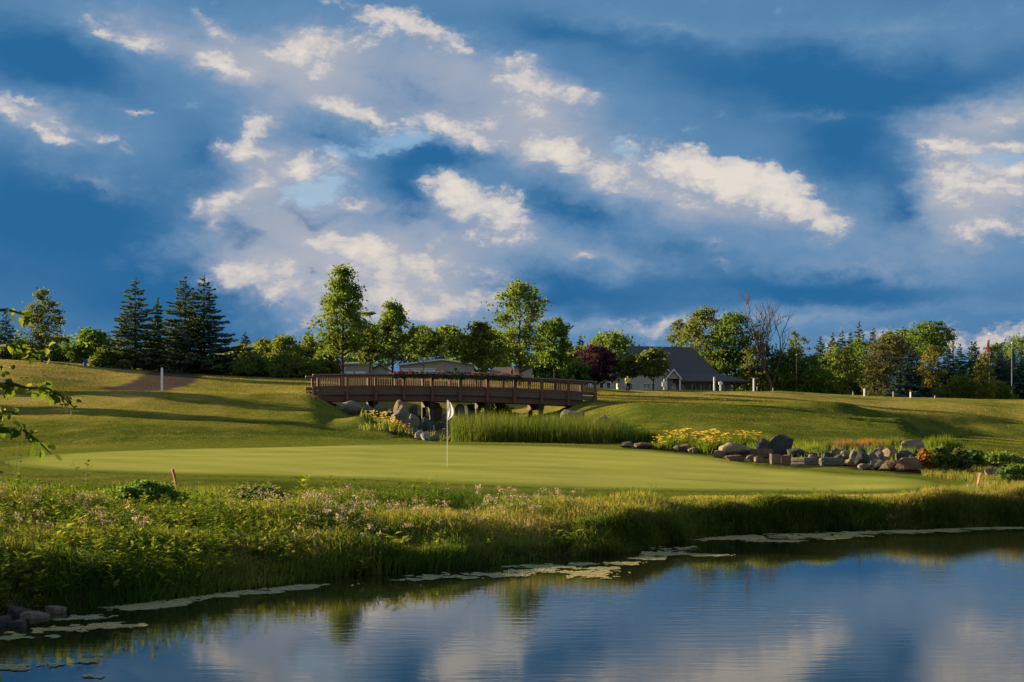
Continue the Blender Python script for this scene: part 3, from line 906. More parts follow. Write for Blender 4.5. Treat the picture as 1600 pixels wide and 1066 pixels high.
T_(BL, 'small_tree', 1021, 546, 588, 176, 44, 'small round light green tree in front of the house gable', mat='shrub', shape='round', seed=47, clumps=90, per=44, leaf=.20)
# right of the house
T_(BL, 'feathery_tree', 1060, 502, 560, 235, 44, 'thin feathery treetop showing above the house roof', mat='olive', shape='slim', seed=50, clumps=45, per=26, leaf=.26)
T_(BL, 'large_tree', 1100, 486, 590, 222, 92, 'large loose-crowned tree just behind the right end of the house roof', mat='olive', shape='ragged', seed=51, clumps=170, per=46, leaf=.27)
T_(BL, 'large_tree', 1148, 493, 600, 218, 86, 'large dark leafy tree between the house roof and the bare tree', mat='oak', shape='ragged', seed=52, clumps=170, per=48, leaf=.27)
T_(BL, 'leafy_tree', 1190, 540, 602, 214, 60, 'leafy tree around the foot of the bare dead tree', mat='olive', shape='round', seed=53, clumps=100, per=44, leaf=.25)
T_(BL, 'feathery_tree', 1243, 518, 560, 222, 38, 'sparse slim treetop right of the bare dead tree', mat='olive', shape='slim', seed=54, clumps=40, per=24, leaf=.24)
T_(BL, 'leafy_tree', 1232, 545, 0, 216, 84, 'wide dark thicket tree right of the porch', mat='oak', shape='mound', seed=55, clumps=130, per=46, leaf=.25)
T_(BL, 'leafy_tree', 1270, 556, 0, 212, 70, 'low dark thicket tree behind the thin tall pole', mat='oak', shape='mound', seed=56, clumps=110, per=46, leaf=.25)
for i, (px, top, w, lab) in enumerate([
        (1282, 525, 40, 'leftmost pointed spruce of the far row right of the bare tree'),
        (1301, 520, 42, 'second pointed spruce from the left in the far row'),
        (1316, 514, 40, 'third pointed spruce from the left in the far row'),
        (1329, 517, 36, 'fourth pointed spruce from the left in the far row'),
        (1342, 503, 46, 'tallest sharp spruce of the far row'),
        (1364, 512, 50, 'bushy flat-topped conifer at the right end of the far row')]):
    T_(SP, 'spruce_tree', px, top, 0, 245 + 3 * (i % 3), w, lab, group='spruces of the far right row', seed=60 + i, mat='needle', leaf=.34)
T_(BL, 'leafy_tree', 1305, 545, 0, 232, 64, 'rounded green tree under the left spruces of the far row', mat='maple', shape='round', seed=67, clumps=100, per=44, leaf=.26)
T_(BL, 'leafy_tree', 1345, 532, 0, 236, 66, 'rounded green tree under the tallest far spruce', mat='oak', shape='round', seed=68, clumps=100, per=44, leaf=.26)
T_(BL, 'willow_tree', 1392, 524, 0, 222, 96, 'big rounded grey-green willow right of the far spruce row', mat='willow', shape='mound', seed=69, clumps=220, per=52, leaf=.24)
T_(BL, 'background_tree', 1408, 517, 560, 250, 76, 'dark treetop rising behind the grey-green willow', mat='oak', shape='round', seed=70, clumps=90, per=44, leaf=.28)
T_(BL, 'poplar_tree', 1453, 504, 560, 238, 72, 'tall open-crowned tree behind the golden young tree', mat='oak', shape='ragged', seed=71, clumps=110, per=40, leaf=.26, bare=.9)
T_(BL, 'young_tree', 1325, 541, 598, 206, 38, 'slim yellow-green young tree with a pale stem left of the willow', mat='shrub', shape='slim', seed=72, clumps=70, per=40, leaf=.18)
T_(BL, 'young_tree', 1457, 541, 606, 200, 34, 'slim golden young tree between dark spruces', mat='gold', shape='slim', seed=73, clumps=80, per=40, leaf=.17)
T_(BL, 'young_tree', 1538, 553, 0, 200, 36, 'golden green upright young tree beside the striped flag', mat='gold', shape='slim', seed=74, clumps=90, per=40, leaf=.18)
T_(BL, 'shrub', 1500, 590, 0, 202, 60, 'low rounded lit bush left of the golden tree by the flag', cat='shrub', mat='shrub', shape='mound', seed=75, clumps=90, per=46, leaf=.18, bare=.2, trunk_r=.05)
T_(BL, 'shrub', 1557, 596, 0, 203, 50, 'low rounded bush right of the golden tree by the flag', cat='shrub', mat='shrub', shape='mound', seed=76, clumps=80, per=46, leaf=.18, bare=.2, trunk_r=.05)
for i, (px, top, D, w, lab) in enumerate([
        (1424, 543, 214, 66, 'dark blue-green spruce left of the golden young tree'),
        (1481, 540, 222, 50, 'dark spruce just right of the golden young tree'),
        (1500, 537, 230, 40, 'pointed dark spruce left of the twin tips'),
        (1518, 534, 228, 40, 'left of the twin dark spruce tips'),
        (1524, 532, 232, 40, 'right of the twin dark spruce tips'),
        (1450, 590, 208, 40, 'low dark spruce at the foot of the golden young tree'),
        (1562, 552, 216, 60, 'dark spruce between the two flagpoles'),
        (1596, 560, 214, 60, 'dark spruce at the right frame edge')]):
    T_(SP, 'spruce_tree', px, top, 0, D, w, lab, group='dark spruces behind the flags', seed=80 + i, mat='bluespruce', leaf=.32)
T_(BL, 'leafy_tree', 1592, 527, 0, 240, 90, 'broad green tree at the right frame edge behind the spruces', mat='maple', shape='round', seed=90, clumps=130, per=46, leaf=.27)
T_(BL, 'leafy_tree', 1556, 540, 0, 246, 60, 'green treetop behind the striped flag', mat='olive', shape='round', seed=91, clumps=90, per=44, leaf=.27)
T_(BL, 'leafy_tree', 1660, 540, 0, 236, 110, 'broad green tree beyond the right frame edge', mat='oak', shape='round', seed=92, clumps=90, per=40, leaf=.3)
# trees left of the frame whose long shadows stripe the hill
for i, (X, D, h, w, lab) in enumerate([(-56, 116, 10, 5, 'tree beyond the left frame edge, farther of the hillside pair'), (-47, 96, 7.5, 5, 'tree beyond the left frame edge, nearer of the hillside pair')]):
    broadleaf('hillside_tree', (X, D, gz(X, D)), h, w, h * .22, 'maple', lab, seed=95 + i, shape='round', clumps=120, per=40, leaf=.3)

# the low wood that closes the view between the taller trees
for i, (px, top, D, w, mt, lab) in enumerate([
        (845, 556, 175, 70, 'oak', 'dark low thicket behind the dark upright tree by the bridge'), (890, 566, 178, 60, 'oak', 'dark low thicket between the dark upright tree and the purple tree'),
        (735, 552, 180, 80, 'oak', 'dark low thicket behind the yellow-green lit tree'), (1175, 575, 232, 80, 'oak', 'dark low thicket behind the end of the porch'),
        (1225, 575, 236, 80, 'olive', 'olive low thicket behind the thin tall pole'), (1275, 580, 240, 80, 'oak', 'dark low thicket under the leftmost far spruce'),
        (1330, 575, 242, 90, 'oak', 'dark low thicket behind the slim yellow-green young tree'), (1440, 575, 240, 90, 'oak', 'dark low thicket behind the dark blue-green spruce'),
        (1510, 575, 242, 90, 'oak', 'dark low thicket behind the low lit bush'), (1580, 575, 240, 90, 'oak', 'dark low thicket behind the pale flagpole'), (1000, 566, 225, 60, 'oak', 'dark low thicket hidden behind the house'),
        (10, 548, 172, 110, 'oak', 'dark low thicket at the left frame edge'), (185, 555, 168, 90, 'oak', 'dark low thicket behind the leftmost big spruce'), (270, 555, 170, 110, 'oak', 'dark low thicket behind the joined spruce pair'), (350, 556, 172, 80, 'oak', 'dark low thicket right of the joined spruce pair')]):
    T_(BL, 'thicket', px, top, 0, D, w, lab, cat='thicket', group='low thickets closing the tree line', mat=mt, shape='mound', seed=120 + i, clumps=70, per=48, leaf=.34, bare=.15, trunk_r=.05)

# bare dead tree
rng = random.Random(5)
root = empty('dead_tree', spot(1208, 212))
mb = MB()
S_ = 212 / F


def twig(p, d, L, r, depth):
    n = 4
    pts, rad = [p], [r]
    for i in range(n):
        d = (d + Vector((rng.gauss(0, .13), rng.gauss(0, .13), rng.gauss(.04, .08)))).normalized()
        p = p + d * L / n
        pts.append(p); rad.append(r * (1 - .6 * (i + 1) / n))
    mb.tube(pts, rad, 5 if depth < 2 else 4, cap=False)
    if depth < 3:
        for k in range(4 if depth else 6):
            i = rng.randint(1 if depth else 2, n)
            side = Vector((rng.gauss(0, 1), rng.gauss(0, .8), rng.gauss(.45, .35))).normalized()
            twig(pts[i], (d * 1.0 + side * .75).normalized(), L * rng.uniform(.48, .72), max(.042, rad[i] * .8), depth + 1)


twig(Vector((0, 0, -.3)), Vector((-.02, 0, 1)), 9.0, .28, 0)
twig(Vector((.1, 0, 2)), Vector((.42, 0, 1)).normalized(), 7.0, .2, 1)
mb.build('trunk', MAT['deadwood'], root)
tag(root, 'bare leafless dead tree above the thicket right of the house', 'dead tree')


# ------------------------------------------------------------------ footbridge
MAT['bridge'] = plain_mat('stained_bridge_timber', (.135, .060, .036), .75, .25, .28, 5, .3, stretch=(1, 8, 8))
MAT['weathered'] = plain_mat('weathered_bridge_timber', (.110, .088, .066), .85, .15, .25, 5, .3, stretch=(1, 8, 8))
MAT['cap'] = plain_mat('grey_rail_cap', (.19, .17, .15), .7, .25, .2, 5, .2, stretch=(1, 8, 8))
MAT['pier'] = plain_mat('dark_pier_timber', (.070, .050, .038), .85, .15, .28, 6, .3)
PHI = math.radians(14.5)
BX0, BD0, BL_, BW, NB = -15.27, 112.0, 22.8, 3.5, 10
bridge = empty('footbridge', (BX0, BD0, 0), PHI)
tag(bridge, 'arched brown timber footbridge with slatted railings over the rocky stream', 'bridge')


def cap_z(s):
    t = s / BL_
    return 6.60 + 0.58 * t - 0.93 * t * t


def bridge_ground(s, w):
    x = BX0 + s * math.cos(PHI) - w * math.sin(PHI)
    y = BD0 + s * math.sin(PHI) + w * math.cos(PHI)
    return gz(x, y)


def beam(name, mat, s0, s1, w0, w1, top, bot, n=4):
    """a board along the bridge that follows its arch; top and bot are depths below the rail cap"""
    mb = MB()
    P, Fc = [], []
    for i in range(n + 1):
        s = s0 + (s1 - s0) * i / n
        z = cap_z(s)
        P += [(s, w0, z - bot), (s, w1, z - bot), (s, w1, z - top), (s, w0, z - top)]
    for i in range(n):
        a = 4 * i
        for k in range(4):
            Fc.append((a + k, a + (k + 1) % 4, a + 4 + (k + 1) % 4, a + 4 + k)[::-1])
    Fc += [(0, 1, 2, 3)[::-1], tuple(4 * n + k for k in range(4))]
    mb.poly(P, Fc)
    return mb.build(name, mat, bridge)


bay = BL_ / NB
for w_out, sgn, s_ext in ((0.0, -1, (-.42, .25)), (BW, 1, (-.6, .1))):
    wi = lambda a, b: (min(w_out + sgn * a, w_out + sgn * b), max(w_out + sgn * a, w_out + sgn * b))
    for k in range(NB):
        s0, s1 = k * bay + .003, (k + 1) * bay - .003
        if k == 0: s0 = s_ext[0]
        if k == NB - 1: s1 = BL_ + s_ext[1]
        beam('rail_cap', MAT['cap'], s0, s1, *wi(-.17, .13), 0, .07)
        beam('top_rail', MAT['bridge'], s0, s1, *wi(-.02, .045), .073, .22)
        beam('bottom_rail', MAT['bridge'], s0, s1, *wi(-.02, .045), .93, 1.20)
        beam('deck_edge_board', MAT['weathered'], s0, s1, *wi(-.02, .06), 1.27, 1.66)
    for k in range(NB):
        beam('girder', MAT['bridge'], k * bay + .003, (k + 1) * bay - .003, *wi(-.40, -.12), 1.70, 2.16)
    post_me = MB().box((-.105, -.105, -2.12), (.105, .105, -.072)).mesh('post')
    post_me.materials.append(MAT['bridge'])
    for k in range(NB + 1):
        s = k * bay
        o = link('post', post_me, None, bridge, (s, w_out + sgn * .168, cap_z(s)))
    bal_me = MB().box((-.021, -.021, -.96), (.021, .021, -.20)).mesh('baluster')
    bal_me.materials.append(MAT['bridge'])
    for k in range(NB):
        for i in range(11):
            s = k * bay + bay * (i + 1) / 12
            link('baluster', bal_me, None, bridge, (s, w_out - sgn * .043, cap_z(s)))
for k in range(NB):
    beam('deck', MAT['weathered'], k * bay + .004, (k + 1) * bay - .004, .05, BW - .05, 1.30, 1.36)
for k in (2, 4, 6, 8):
    s = k * bay
    zc = cap_z(s)
    mb = MB()
    mb.poly([(s - .15, -.25, zc - 2.22), (s + .15, -.25, zc - 2.22), (s + .15, -.55, zc - 2.165), (s - .15, -.55, zc - 2.165), (s - .15, -.25, zc - 2.62), (s + .15, -.25, zc - 2.62)],
            [(0, 1, 2, 3)[::-1], (3, 2, 5, 4), (0, 3, 4), (1, 5, 2), (0, 4, 5, 1)[::-1]])
    mb.box((s - .15, -.25, zc - 2.62), (s + .15, BW + .25, zc - 2.165))
    mb.build('pier_beam', MAT['pier'], bridge)
    for w in (.08, BW - .08):
        g = bridge_ground(s, w)
        MB().box((s - .16, w - .16, g - .5), (s + .16, w + .16, zc - 2.623)).build('pier_post', MAT['pier'], bridge)

# flower boxes on the near rail
MAT['planter'] = plain_mat('planter_wood', (.045, .030, .026), .8, .2, .2, 8)
MAT['trail'] = leaf_mat('trailing_leaves', [G(.020, .030, .012), G(.040, .055, .020), G(.070, .080, .030)])
FLW = {'red': [G(0.1320, 0.0072, 0.0120), G(0.2520, 0.0120, 0.0210)], 'lavender': [G(0.1200, 0.0900, 0.1320), G(0.2040, 0.1620, 0.2160)], 'violet': [G(0.0300, 0.0180, 0.0720), G(0.0720, 0.0420, 0.1440)], 'rose': [G(0.1440, 0.0660, 0.0600), G(0.2520, 0.1320, 0.1200)], 'pink': [G(0.1680, 0.0600, 0.0840), G(0.2760, 0.1200, 0.1440)]}
for k, v in FLW.items():
    MAT['petal_' + k] = leaf_mat(k + '_petals', v, trans=.2)
rngp = np.random.default_rng(77)
s_first, s_last = 5.85, 16.55
for i, (colr, lab) in enumerate([('red', 'flower box of red blooms, first from the left on the bridge rail'), ('lavender', 'flower box of pale lavender blooms, second from the left on the bridge rail'),
                                 ('violet', 'flower box of dark violet blooms in the middle of the bridge rail'), ('rose', 'flower box of dusty rose blooms, fourth from the left on the bridge rail'),
                                 ('pink', 'flower box of faded pink blooms, rightmost on the bridge rail')]):
    L = (s_last - s_first) / 5
    s = s_first + L * (i + .5)
    cx, cy = BX0 + s * math.cos(PHI) + .36 * math.sin(PHI), BD0 + s * math.sin(PHI) - .36 * math.cos(PHI)
    tilt = math.atan((0.58 - 2 * 0.93 * s / BL_) / BL_)
    root = empty('flower_box', (cx, cy, cap_z(s)), PHI)
    root.rotation_euler = (0, -tilt, PHI)
    MB().box((-L / 2 + .02, -.13, -.30), (L / 2 - .02, .12, -.02)).build('box', MAT['planter'], root)
    P = np.stack([rngp.uniform(-L / 2, L / 2, 330), rngp.normal(-.04, .11, 330), rngp.uniform(-.42, .14, 330)], 1)
    link('foliage', leaves_mesh('foliage', P, .10, rngp.uniform(0, 1, 330), rngp), MAT['trail'], root)
    x = rngp.uniform(-L / 2 + .05, L / 2 - .05, 230)
    P = np.stack([x, rngp.normal(-.03, .13, 230), .06 + .11 * np.abs(np.sin(x * 4 + i)) + rngp.normal(0, .05, 230)], 1)
    link('blooms', leaves_mesh('blooms', P, .10, rngp.uniform(0, 1, 230), rngp, flat=.8, long=1.0), MAT['petal_' + colr], root)
    tag(root, lab, 'flower box', 'flower boxes along the bridge rail')

# ------------------------------------------------------------------ flagstick on the green
MAT['white'] = plain_mat('white_paint', (.66, .65, .62), .55, .3, .06, 8)
MAT['flagcloth'] = leaf_mat('white_flag_cloth', [G(.52, .51, .50), G(.60, .59, .58)], trans=.3, glow=(1, 1, 1, 1))
MAT['steel'] = plain_mat('brushed_steel', (.45, .45, .46), .4, .5, .08, 8, metal=.6)
fs = hit(699, 731, 30)
root = empty('flagstick', fs)
zt = EYE + (HY - 625) * fs.y / F - fs.z
MB().tube([(0, 0, -.12), (0, 0, zt * .5), (0, 0, zt)], [.010, .008, .007], 8).build('pole', MAT['steel'], root)
MB().tube([(0, 0, .0), (0, 0, .006)], [.054, .054], 16).build('cup_rim', MAT['white'], root)
V, Q, T = [], [], []
nu, nv = 9, 13
fh = 34 * fs.y / F
for j in range(nv):
    v = j / (nv - 1)
    for i in range(nu):
        u = i / (nu - 1)
        droop = .12 + .88 * v
        x = .012 + u * (.085 + .165 * math.sin(math.pi * min(1, v * 1.02)) ** .9 * (.35 + .65 * v)) * (1 if v < .82 else max(.12, (1 - v) / .18))
        V.append((x, .045 * math.sin(u * 7 + v * 3) * (.3 + v) , zt - .015 - fh * (v * .92 + u * .10 * (1 - v))))
        T.append(.5 + .5 * math.sin(u * 9))
for j in range(nv - 1):
    for i in range(nu - 1):
        a = j * nu + i
        Q.append((a, a + 1, a + nu + 1, a + nu))
link('flag', mesh_np('flag', V, np.array(Q), T, smooth=True), MAT['flagcloth'], root)
tag(root, 'white flagstick with a limp white flag standing in the putting green', 'flagstick')

# ------------------------------------------------------------------ stakes and posts
MAT['redpaint'] = plain_mat('faded_red_paint', (.30, .050, .045), .7, .25, .25, 12)
MAT['pinkpaint'] = plain_mat('faded_pink_paint', (.48, .20, .18), .7, .25, .2, 12)
MAT['greypost'] = plain_mat('grey_post', (.30, .29, .27), .8, .2, .15, 8)


def stake(px, py, dpx, hpx, lean, mat, label, dmin):
    g = hit(px, py, dmin)
    root = empty('hazard_stake', (g.x, g.y, g.z - .02))
    h = hpx * g.y / F
    r = dpx * g.y / F / 2
    top = Vector((lean * h, 0, h))
    MB().tube([(0, 0, -.1), top * .5, top * .97, top], [r, r, r, r * .7], 4).build('shaft', mat, root)
    tag(root, label, 'stake')
    return root


stake(277, 762, 4.5, 30, -.25, MAT['redpaint'], 'dark red hazard stake leaning left among weeds before the green', 24)
stake(1526, 764, 4.5, 26, .22, MAT['pinkpaint'], 'faded pink hazard stake leaning right at the right end of the green', 30)
stake(962, 785, 5, 14, .2, MAT['redpaint'], 'short dark red stake half hidden in the bank grass', 29)


def marker(name, px, row, hpx, wpx, D, label, mat='white', box=None, group=None, cap=True):
    g = spot(px, D)
    zt = EYE + (HY - (row - hpx)) * D / F
    r = max(.045, wpx * D / F * .34)
    root = empty(name, g)
    h = zt - g.z
    MB().box((-r, -r, -.3), (r, r, h)).build('post', MAT[mat], root)
    if cap:
        MB().poly([(-r * 1.25, -r * 1.25, h + .003), (r * 1.25, -r * 1.25, h + .003), (r * 1.25, r * 1.25, h + .003), (-r * 1.25, r * 1.25, h + .003), (0, 0, h + r * 1.2)],
                  [(0, 1, 2, 3)[::-1], (0, 1, 4), (1, 2, 4), (2, 3, 4), (3, 0, 4)]).build('cap', MAT[mat], root)
    if box:
        bz, bw, bh = (v * D / F for v in box)
        MB().box((-bw / 2, -r - .06, h - bz - bh), (bw / 2, r + .06, h - bz)).build('sign_box', MAT[mat], root)
    tag(root, label, 'post', group)


g = hit(253, 611, 92)
marker('distance_post', 253, 611, 35, 4.2, g.y, 'white square post in front of the bare soil patch')
marker('white_post', 1038, 611, 18, 3.2, 184, 'white post with a boxy sign in front of the house gable', box=(4, 7, 7))
marker('white_post', 1116, 613, 23, 3.4, 183, 'tall white post left of a close pair before the porch')
marker('white_post', 1126, 613, 16, 3.4, 182, 'shorter white post with a forked box top before the porch', box=(0, 6, 4))
marker('white_post', 1178, 614, 22, 3.6, 182, 'tall white post at the right end of the porch')
marker('white_post', 1351, 625, 17, 3.2, 180, 'white post below the grey-green willow')
marker('white_post', 1423, 628, 15, 3.0, 178, 'white post before the dark spruce left of the golden tree')
for px, row, h, w, lab in ((1183, 613, 9, 1.8, 'small grey post right beside the tall white porch post'), (1208, 615, 9, 2.0, 'small grey post between the porch and the thin tall pole'),
                           (1333, 622, 10, 2.0, 'small grey post just left of the willow white post'), (1396, 627, 15, 2.4, 'plain grey post between the two white posts on the right'),
                           (1461, 626, 8, 2.4, 'short grey post at the stem of the golden young tree')):
    marker('grey_post', px, row, h, w, 180, lab, mat='greypost', cap=False)

# utility poles and wires
MAT['wire'] = plain_mat('wire', (.16, .16, .17), .6, .3, .05, 5)


def pole(px, top, D, r, label, arm=True, mat='greypost'):
    g = spot(px, D)
    h = EYE + (HY - top) * D / F - g.z
    root = empty('utility_pole', g)
    MB().tube([(0, 0, -.4), (0, 0, h * .5), (0, 0, h)], [r, r * .9, r * .75], 8).build('pole', MAT[mat], root)
    if arm:
        MB().box((-.05, -.7, h - .55), (.05, .7, h - .42)).build('crossarm', MAT[mat], root)
    tag(root, label, 'utility pole')
    return Vector((g.x, g.y, g.z + h))


pA = pole(1245, 549, 204, .07, 'thin tall pole standing right of the porch thicket', mat='bark')
pB = pole(1489, 537, 226, .16, 'dark utility pole top between the dark spruces', mat='bark')
pC = Vector(((1660 - CX) / F * 214, 214, EYE + (HY - 556) * 214 / F))
gC = spot(1660, 214)
rt = empty('utility_pole', gC)
MB().tube([(0, 0, -.4), (0, 0, pC.z - gC.z)], [.12, .09], 8).build('pole', MAT['greypost'], rt)
tag(rt, 'utility pole beyond the right frame edge', 'utility pole')
wire_root = None
for (a, b, lab) in ((pA, pC, 'pale overhead wire crossing the willow and the dark spruces'),):
    pts = []
    for i in range(25):
        t = i / 24
        p_ = a.lerp(b, t)
        pts.append((p_.x, p_.y - 3.0 * math.sin(math.pi * t), p_.z - .35 - 1.1 * math.sin(math.pi * t) * .5))
    tag(MB().tube(pts, .04, 5).build('overhead_wire', MAT['wire']), lab, 'wire')

# flagpoles
MAT['flagred'] = leaf_mat('flag_red', [G(.42, .04, .05), G(.46, .05, .06)], trans=.2)
MAT['flagblue'] = leaf_mat('flag_blue', [G(.03, .045, .12), G(.04, .055, .14)], trans=.2)


def flagpole(px, top, D, label, striped):
    g = spot(px, D)
    h = EYE + (HY - top) * D / F - g.z
    root = empty('flagpole', g)
    MB().tube([(0, 0, -.3), (0, 0, h * .5), (0, 0, h)], [.05, .042, .032], 8).build('pole', MAT['greypost'], root)
    MB().tube([(0, 0, h), (0, 0, h + .05), (0, 0, h + .11), (0, 0, h + .16)], [.03, .09, .09, .02], 8).build('finial', MAT['steel'], root)
    fl = empty('flag'); fl.parent = root
    z1, z0 = h - .7, h - 3.6
    sx_ = 1 if not striped else -1
    ns = 13 if striped else 1
    mats = []
    for k in range(ns):
        u0, u1 = k / ns, (k + 1) / ns
        mb = MB()
        P, Q = [], []
        for j in range(9):
            v = j / 8
            for u in (u0, u1):
                wdt = .05 + .62 * (.45 + .55 * v)
                P.append((sx_ * (.05 + u * wdt * .8), .13 * math.sin(u * 16 + v * 1.3), z1 + (z0 - z1) * (v * (1 - .16 * (1 - u)) + .03 * u)))
        for j in range(8):
            Q.append((2 * j, 2 * j + 1, 2 * j + 3, 2 * j + 2))
        mb.poly(P, Q)
        mt = (MAT['flagred'] if k % 2 == 0 else MAT['flagcloth']) if striped else MAT['flagblue']
        mb.build('stripe' if striped else 'cloth', mt, fl)
    if striped:
        mb = MB()
        P = []
        for j in range(4):
            for u in (0, .18, .36, .54):
                wdt = .05 + .62 * (.45 + .55 * j / 8)
                P.append((sx_ * (.05 + u * wdt * .8), .13 * math.sin(u * 16 + j / 8 * 1.3) - .02, z1 + (z0 - z1) * (j / 8 * (1 - .16 * (1 - u)) + .03 * u)))
        mb.poly(P, [(4 * j + i, 4 * j + i + 1, 4 * j + i + 5, 4 * j + i + 4) for j in range(3) for i in range(3)])
        mb.build('canton', MAT['flagblue'], fl)
    tag(root, label, 'flagpole')


flagpole(1546, 523, 206, 'flagpole with a limp red and white striped flag behind the golden tree', True)
flagpole(1581, 537, 204, 'pale flagpole with a limp dark blue flag near the right edge', False)

# ------------------------------------------------------------------ buildings
MAT['siding'] = plain_mat('beige_siding', (.36, .31, .24), .8, .2, .08, 3)
MAT['cream'] = plain_mat('cream_siding', (.42, .37, .30), .8, .2, .08, 3)
MAT['shingle'] = plain_mat('dark_shingles', (.080, .070, .072), .9, .15, .35, 14, .4)
MAT['brownroof'] = plain_mat('brown_shingles', (.15, .105, .085), .9, .15, .2, 10, .3)
MAT['trim'] = plain_mat('white_trim', (.62, .59, .54), .6, .3, .05, 4)
MAT['door'] = plain_mat('white_garage_door', (.66, .65, .64), .5, .3, .05, 4)
m, t, o = new_mat('window_glass')
p = principled(t, (.012, .015, .020, 1), .06, .6)
t.link(p.outputs[0], o.inputs[0])
MAT['glass'] = m
MAT['dim'] = plain_mat('dark_timber', (.05, .04, .035), .8, .2, .2, 6)


class Px:
    """metres in a building's own frame from photo columns and rows at its distance"""
    def __init__(self, D, px0, row0):
        self.k, self.px0, self.row0 = D / F, px0, row0

    def x(self, px): return (px - self.px0) * self.k

    def z(self, row): return (self.row0 - row) * self.k


def prism(mb, poly, y0, y1):
    """extrude an (x, z) outline from y0 to y1"""
    n = len(poly)
    mb.poly([(x, y0, z) for x, z in poly] + [(x, y1, z) for x, z in poly],
            [tuple(range(n)), tuple(range(n, 2 * n))[::-1]] + [(i, i + n, (i + 1) % n + n, (i + 1) % n) for i in range(n)])
    return mb


def window(parent, x0, x1, z0, z1, y, mat='glass'):
    w = MB().box((x0, y - .05, z0), (x1, y + .02, z1)).build('window', MAT['trim'], parent)
    xm = (x0 + x1) / 2
    for a, b in ((x0 + .07, xm - .035), (xm + .035, x1 - .07)):
        MB().box((a, y - .065, z0 + .07), (b, y - .051, z1 - .07)).build('pane', MAT['glass'], w)
    return w


# clubhouse with the big dark roof
Dh = 195.0
H = Px(Dh, 1060, 613)
gh = spot(1060, Dh)
house = empty('clubhouse', (gh.x, gh.y, EYE + (HY - 613) * Dh / F))
tag(house, 'beige house with a big dark shingle roof and a long porch on the right', 'house')
x, z = H.x, H.z
MB().box((x(968), 1.2, -1.5), (x(1058), 9.0, z(592.5))).build('wall', MAT['cream'], house)
MB().box((x(1059), 3.6, -1.5), (x(1148), 9.0, z(595))).build('wall', MAT['siding'], house)
# main roof: front slope to the porch eave, hipped towards the right
rz_, ez = z(539), z(594.5)
ry = 5.6
mb = MB()
P = [(x(1052), .4, ez), (x(1180), .4, z(597.5)), (x(1128), 2.6, z(583)), (x(1090), ry, rz_), (x(990), ry, z(537)), (x(1052), 2.6, z(579.5)), (x(1180), 10.8, z(597.5)), (x(1052), 10.8, ez), (x(968), 10.8, ez), (x(968), 2.6, z(579.5)), (x(1128), 8.6, z(583))]
mb.poly(P, [(0, 1, 2, 5), (5, 2, 3, 4, 9), (1, 6, 10, 2), (2, 10, 3), (6, 7, 8, 4, 3, 10), (8, 9, 4)])
roof = mb.build('roof', MAT['shingle'], house)
MB().box((x(1052), .30, z(597.4) - .02), (x(1180.5), .397, z(595.2))).build('gutter', MAT['dim'], house)
# front gable over the left wing, its verge boards, and the small entry gable
gx0, gx1, ga = x(962), x(1056), x(1010)
gzt = z(547)
mb = MB()
prism(mb, [(x(968), z(592.4)), (x(1058), z(592.4)), (ga, gzt + -.45)], 1.21, 1.5)
mb.build('gable_wall', MAT['cream'], house)
mb = MB()
for s0, s1 in (((gx0, z(596)), (ga, gzt)), ((ga, gzt), (gx1, z(588)))):
    mb.poly([(s0[0], .75, s0[1]), (s1[0], .75, s1[1]), (s1[0], 6.2, s1[1]), (s0[0], 6.2, s0[1]), (s0[0], .75, s0[1] + .16), (s1[0], .75, s1[1] + .16), (s1[0], 6.2, s1[1] + .16), (s0[0], 6.2, s0[1] + .16)],
            [(0, 3, 2, 1), (4, 5, 6, 7), (0, 1, 5, 4), (1, 2, 6, 5), (2, 3, 7, 6), (3, 0, 4, 7)])
mb.build('gable_roof', MAT['shingle'], house)
for s0, s1 in (((gx0, z(596)), (ga, gzt)), ((ga, gzt), (gx1, z(588)))):
    MB().poly([(s0[0], .70, s0[1] - .12), (s1[0], .70, s1[1] - .12), (s1[0], .70, s1[1] + .12), (s0[0], .70, s0[1] + .12), (s0[0], .745, s0[1] - .12), (s1[0], .745, s1[1] - .12), (s1[0], .745, s1[1] + .12), (s0[0], .745, s0[1] + .12)],
              [(0, 1, 2, 3), (4, 7, 6, 5), (0, 4, 5, 1), (3, 2, 6, 7)]).build('verge_board', MAT['trim'], house)
ex0, ex1, exa = x(1039), x(1064), x(1052)
for sgn, (s0, s1) in enumerate((((ex0, z(592.5)), (exa, z(577.5))), ((exa, z(577.5)), (ex1, z(592.5))))):
    MB().poly([(s0[0], -.7, s0[1]), (s1[0], -.7, s1[1]), (s1[0], 3.2, s1[1]), (s0[0], 3.2, s0[1]), (s0[0], -.7, s0[1] + .14), (s1[0], -.7, s1[1] + .14), (s1[0], 3.2, s1[1] + .14), (s0[0], 3.2, s0[1] + .14)],
              [(0, 3, 2, 1), (4, 5, 6, 7), (0, 1, 5, 4), (1, 2, 6, 5), (2, 3, 7, 6), (3, 0, 4, 7)]).build('entry_roof', MAT['shingle'], house)
    MB().poly([(s0[0], -.75, s0[1] - .16), (s1[0], -.75, s1[1] - .16), (s1[0], -.75, s1[1] + .1), (s0[0], -.75, s0[1] + .1), (s0[0], -.705, s0[1] - .16), (s1[0], -.705, s1[1] - .16), (s1[0], -.705, s1[1] + .1), (s0[0], -.705, s0[1] + .1)],
              [(0, 1, 2, 3), (4, 7, 6, 5), (0, 4, 5, 1), (3, 2, 6, 7)]).build('verge_board', MAT['trim'], house)
prism(MB(), [(x(1041), z(592)), (x(1062), z(592)), (exa, z(580))], -.3, -.2).build('entry_gable_wall', MAT['cream'], house)
for px in (1041, 1062):
    MB().box((x(px) - .1, -.35, -1.5), (x(px) + .1, -.15, z(592.1))).build('porch_post', MAT['trim'], house)
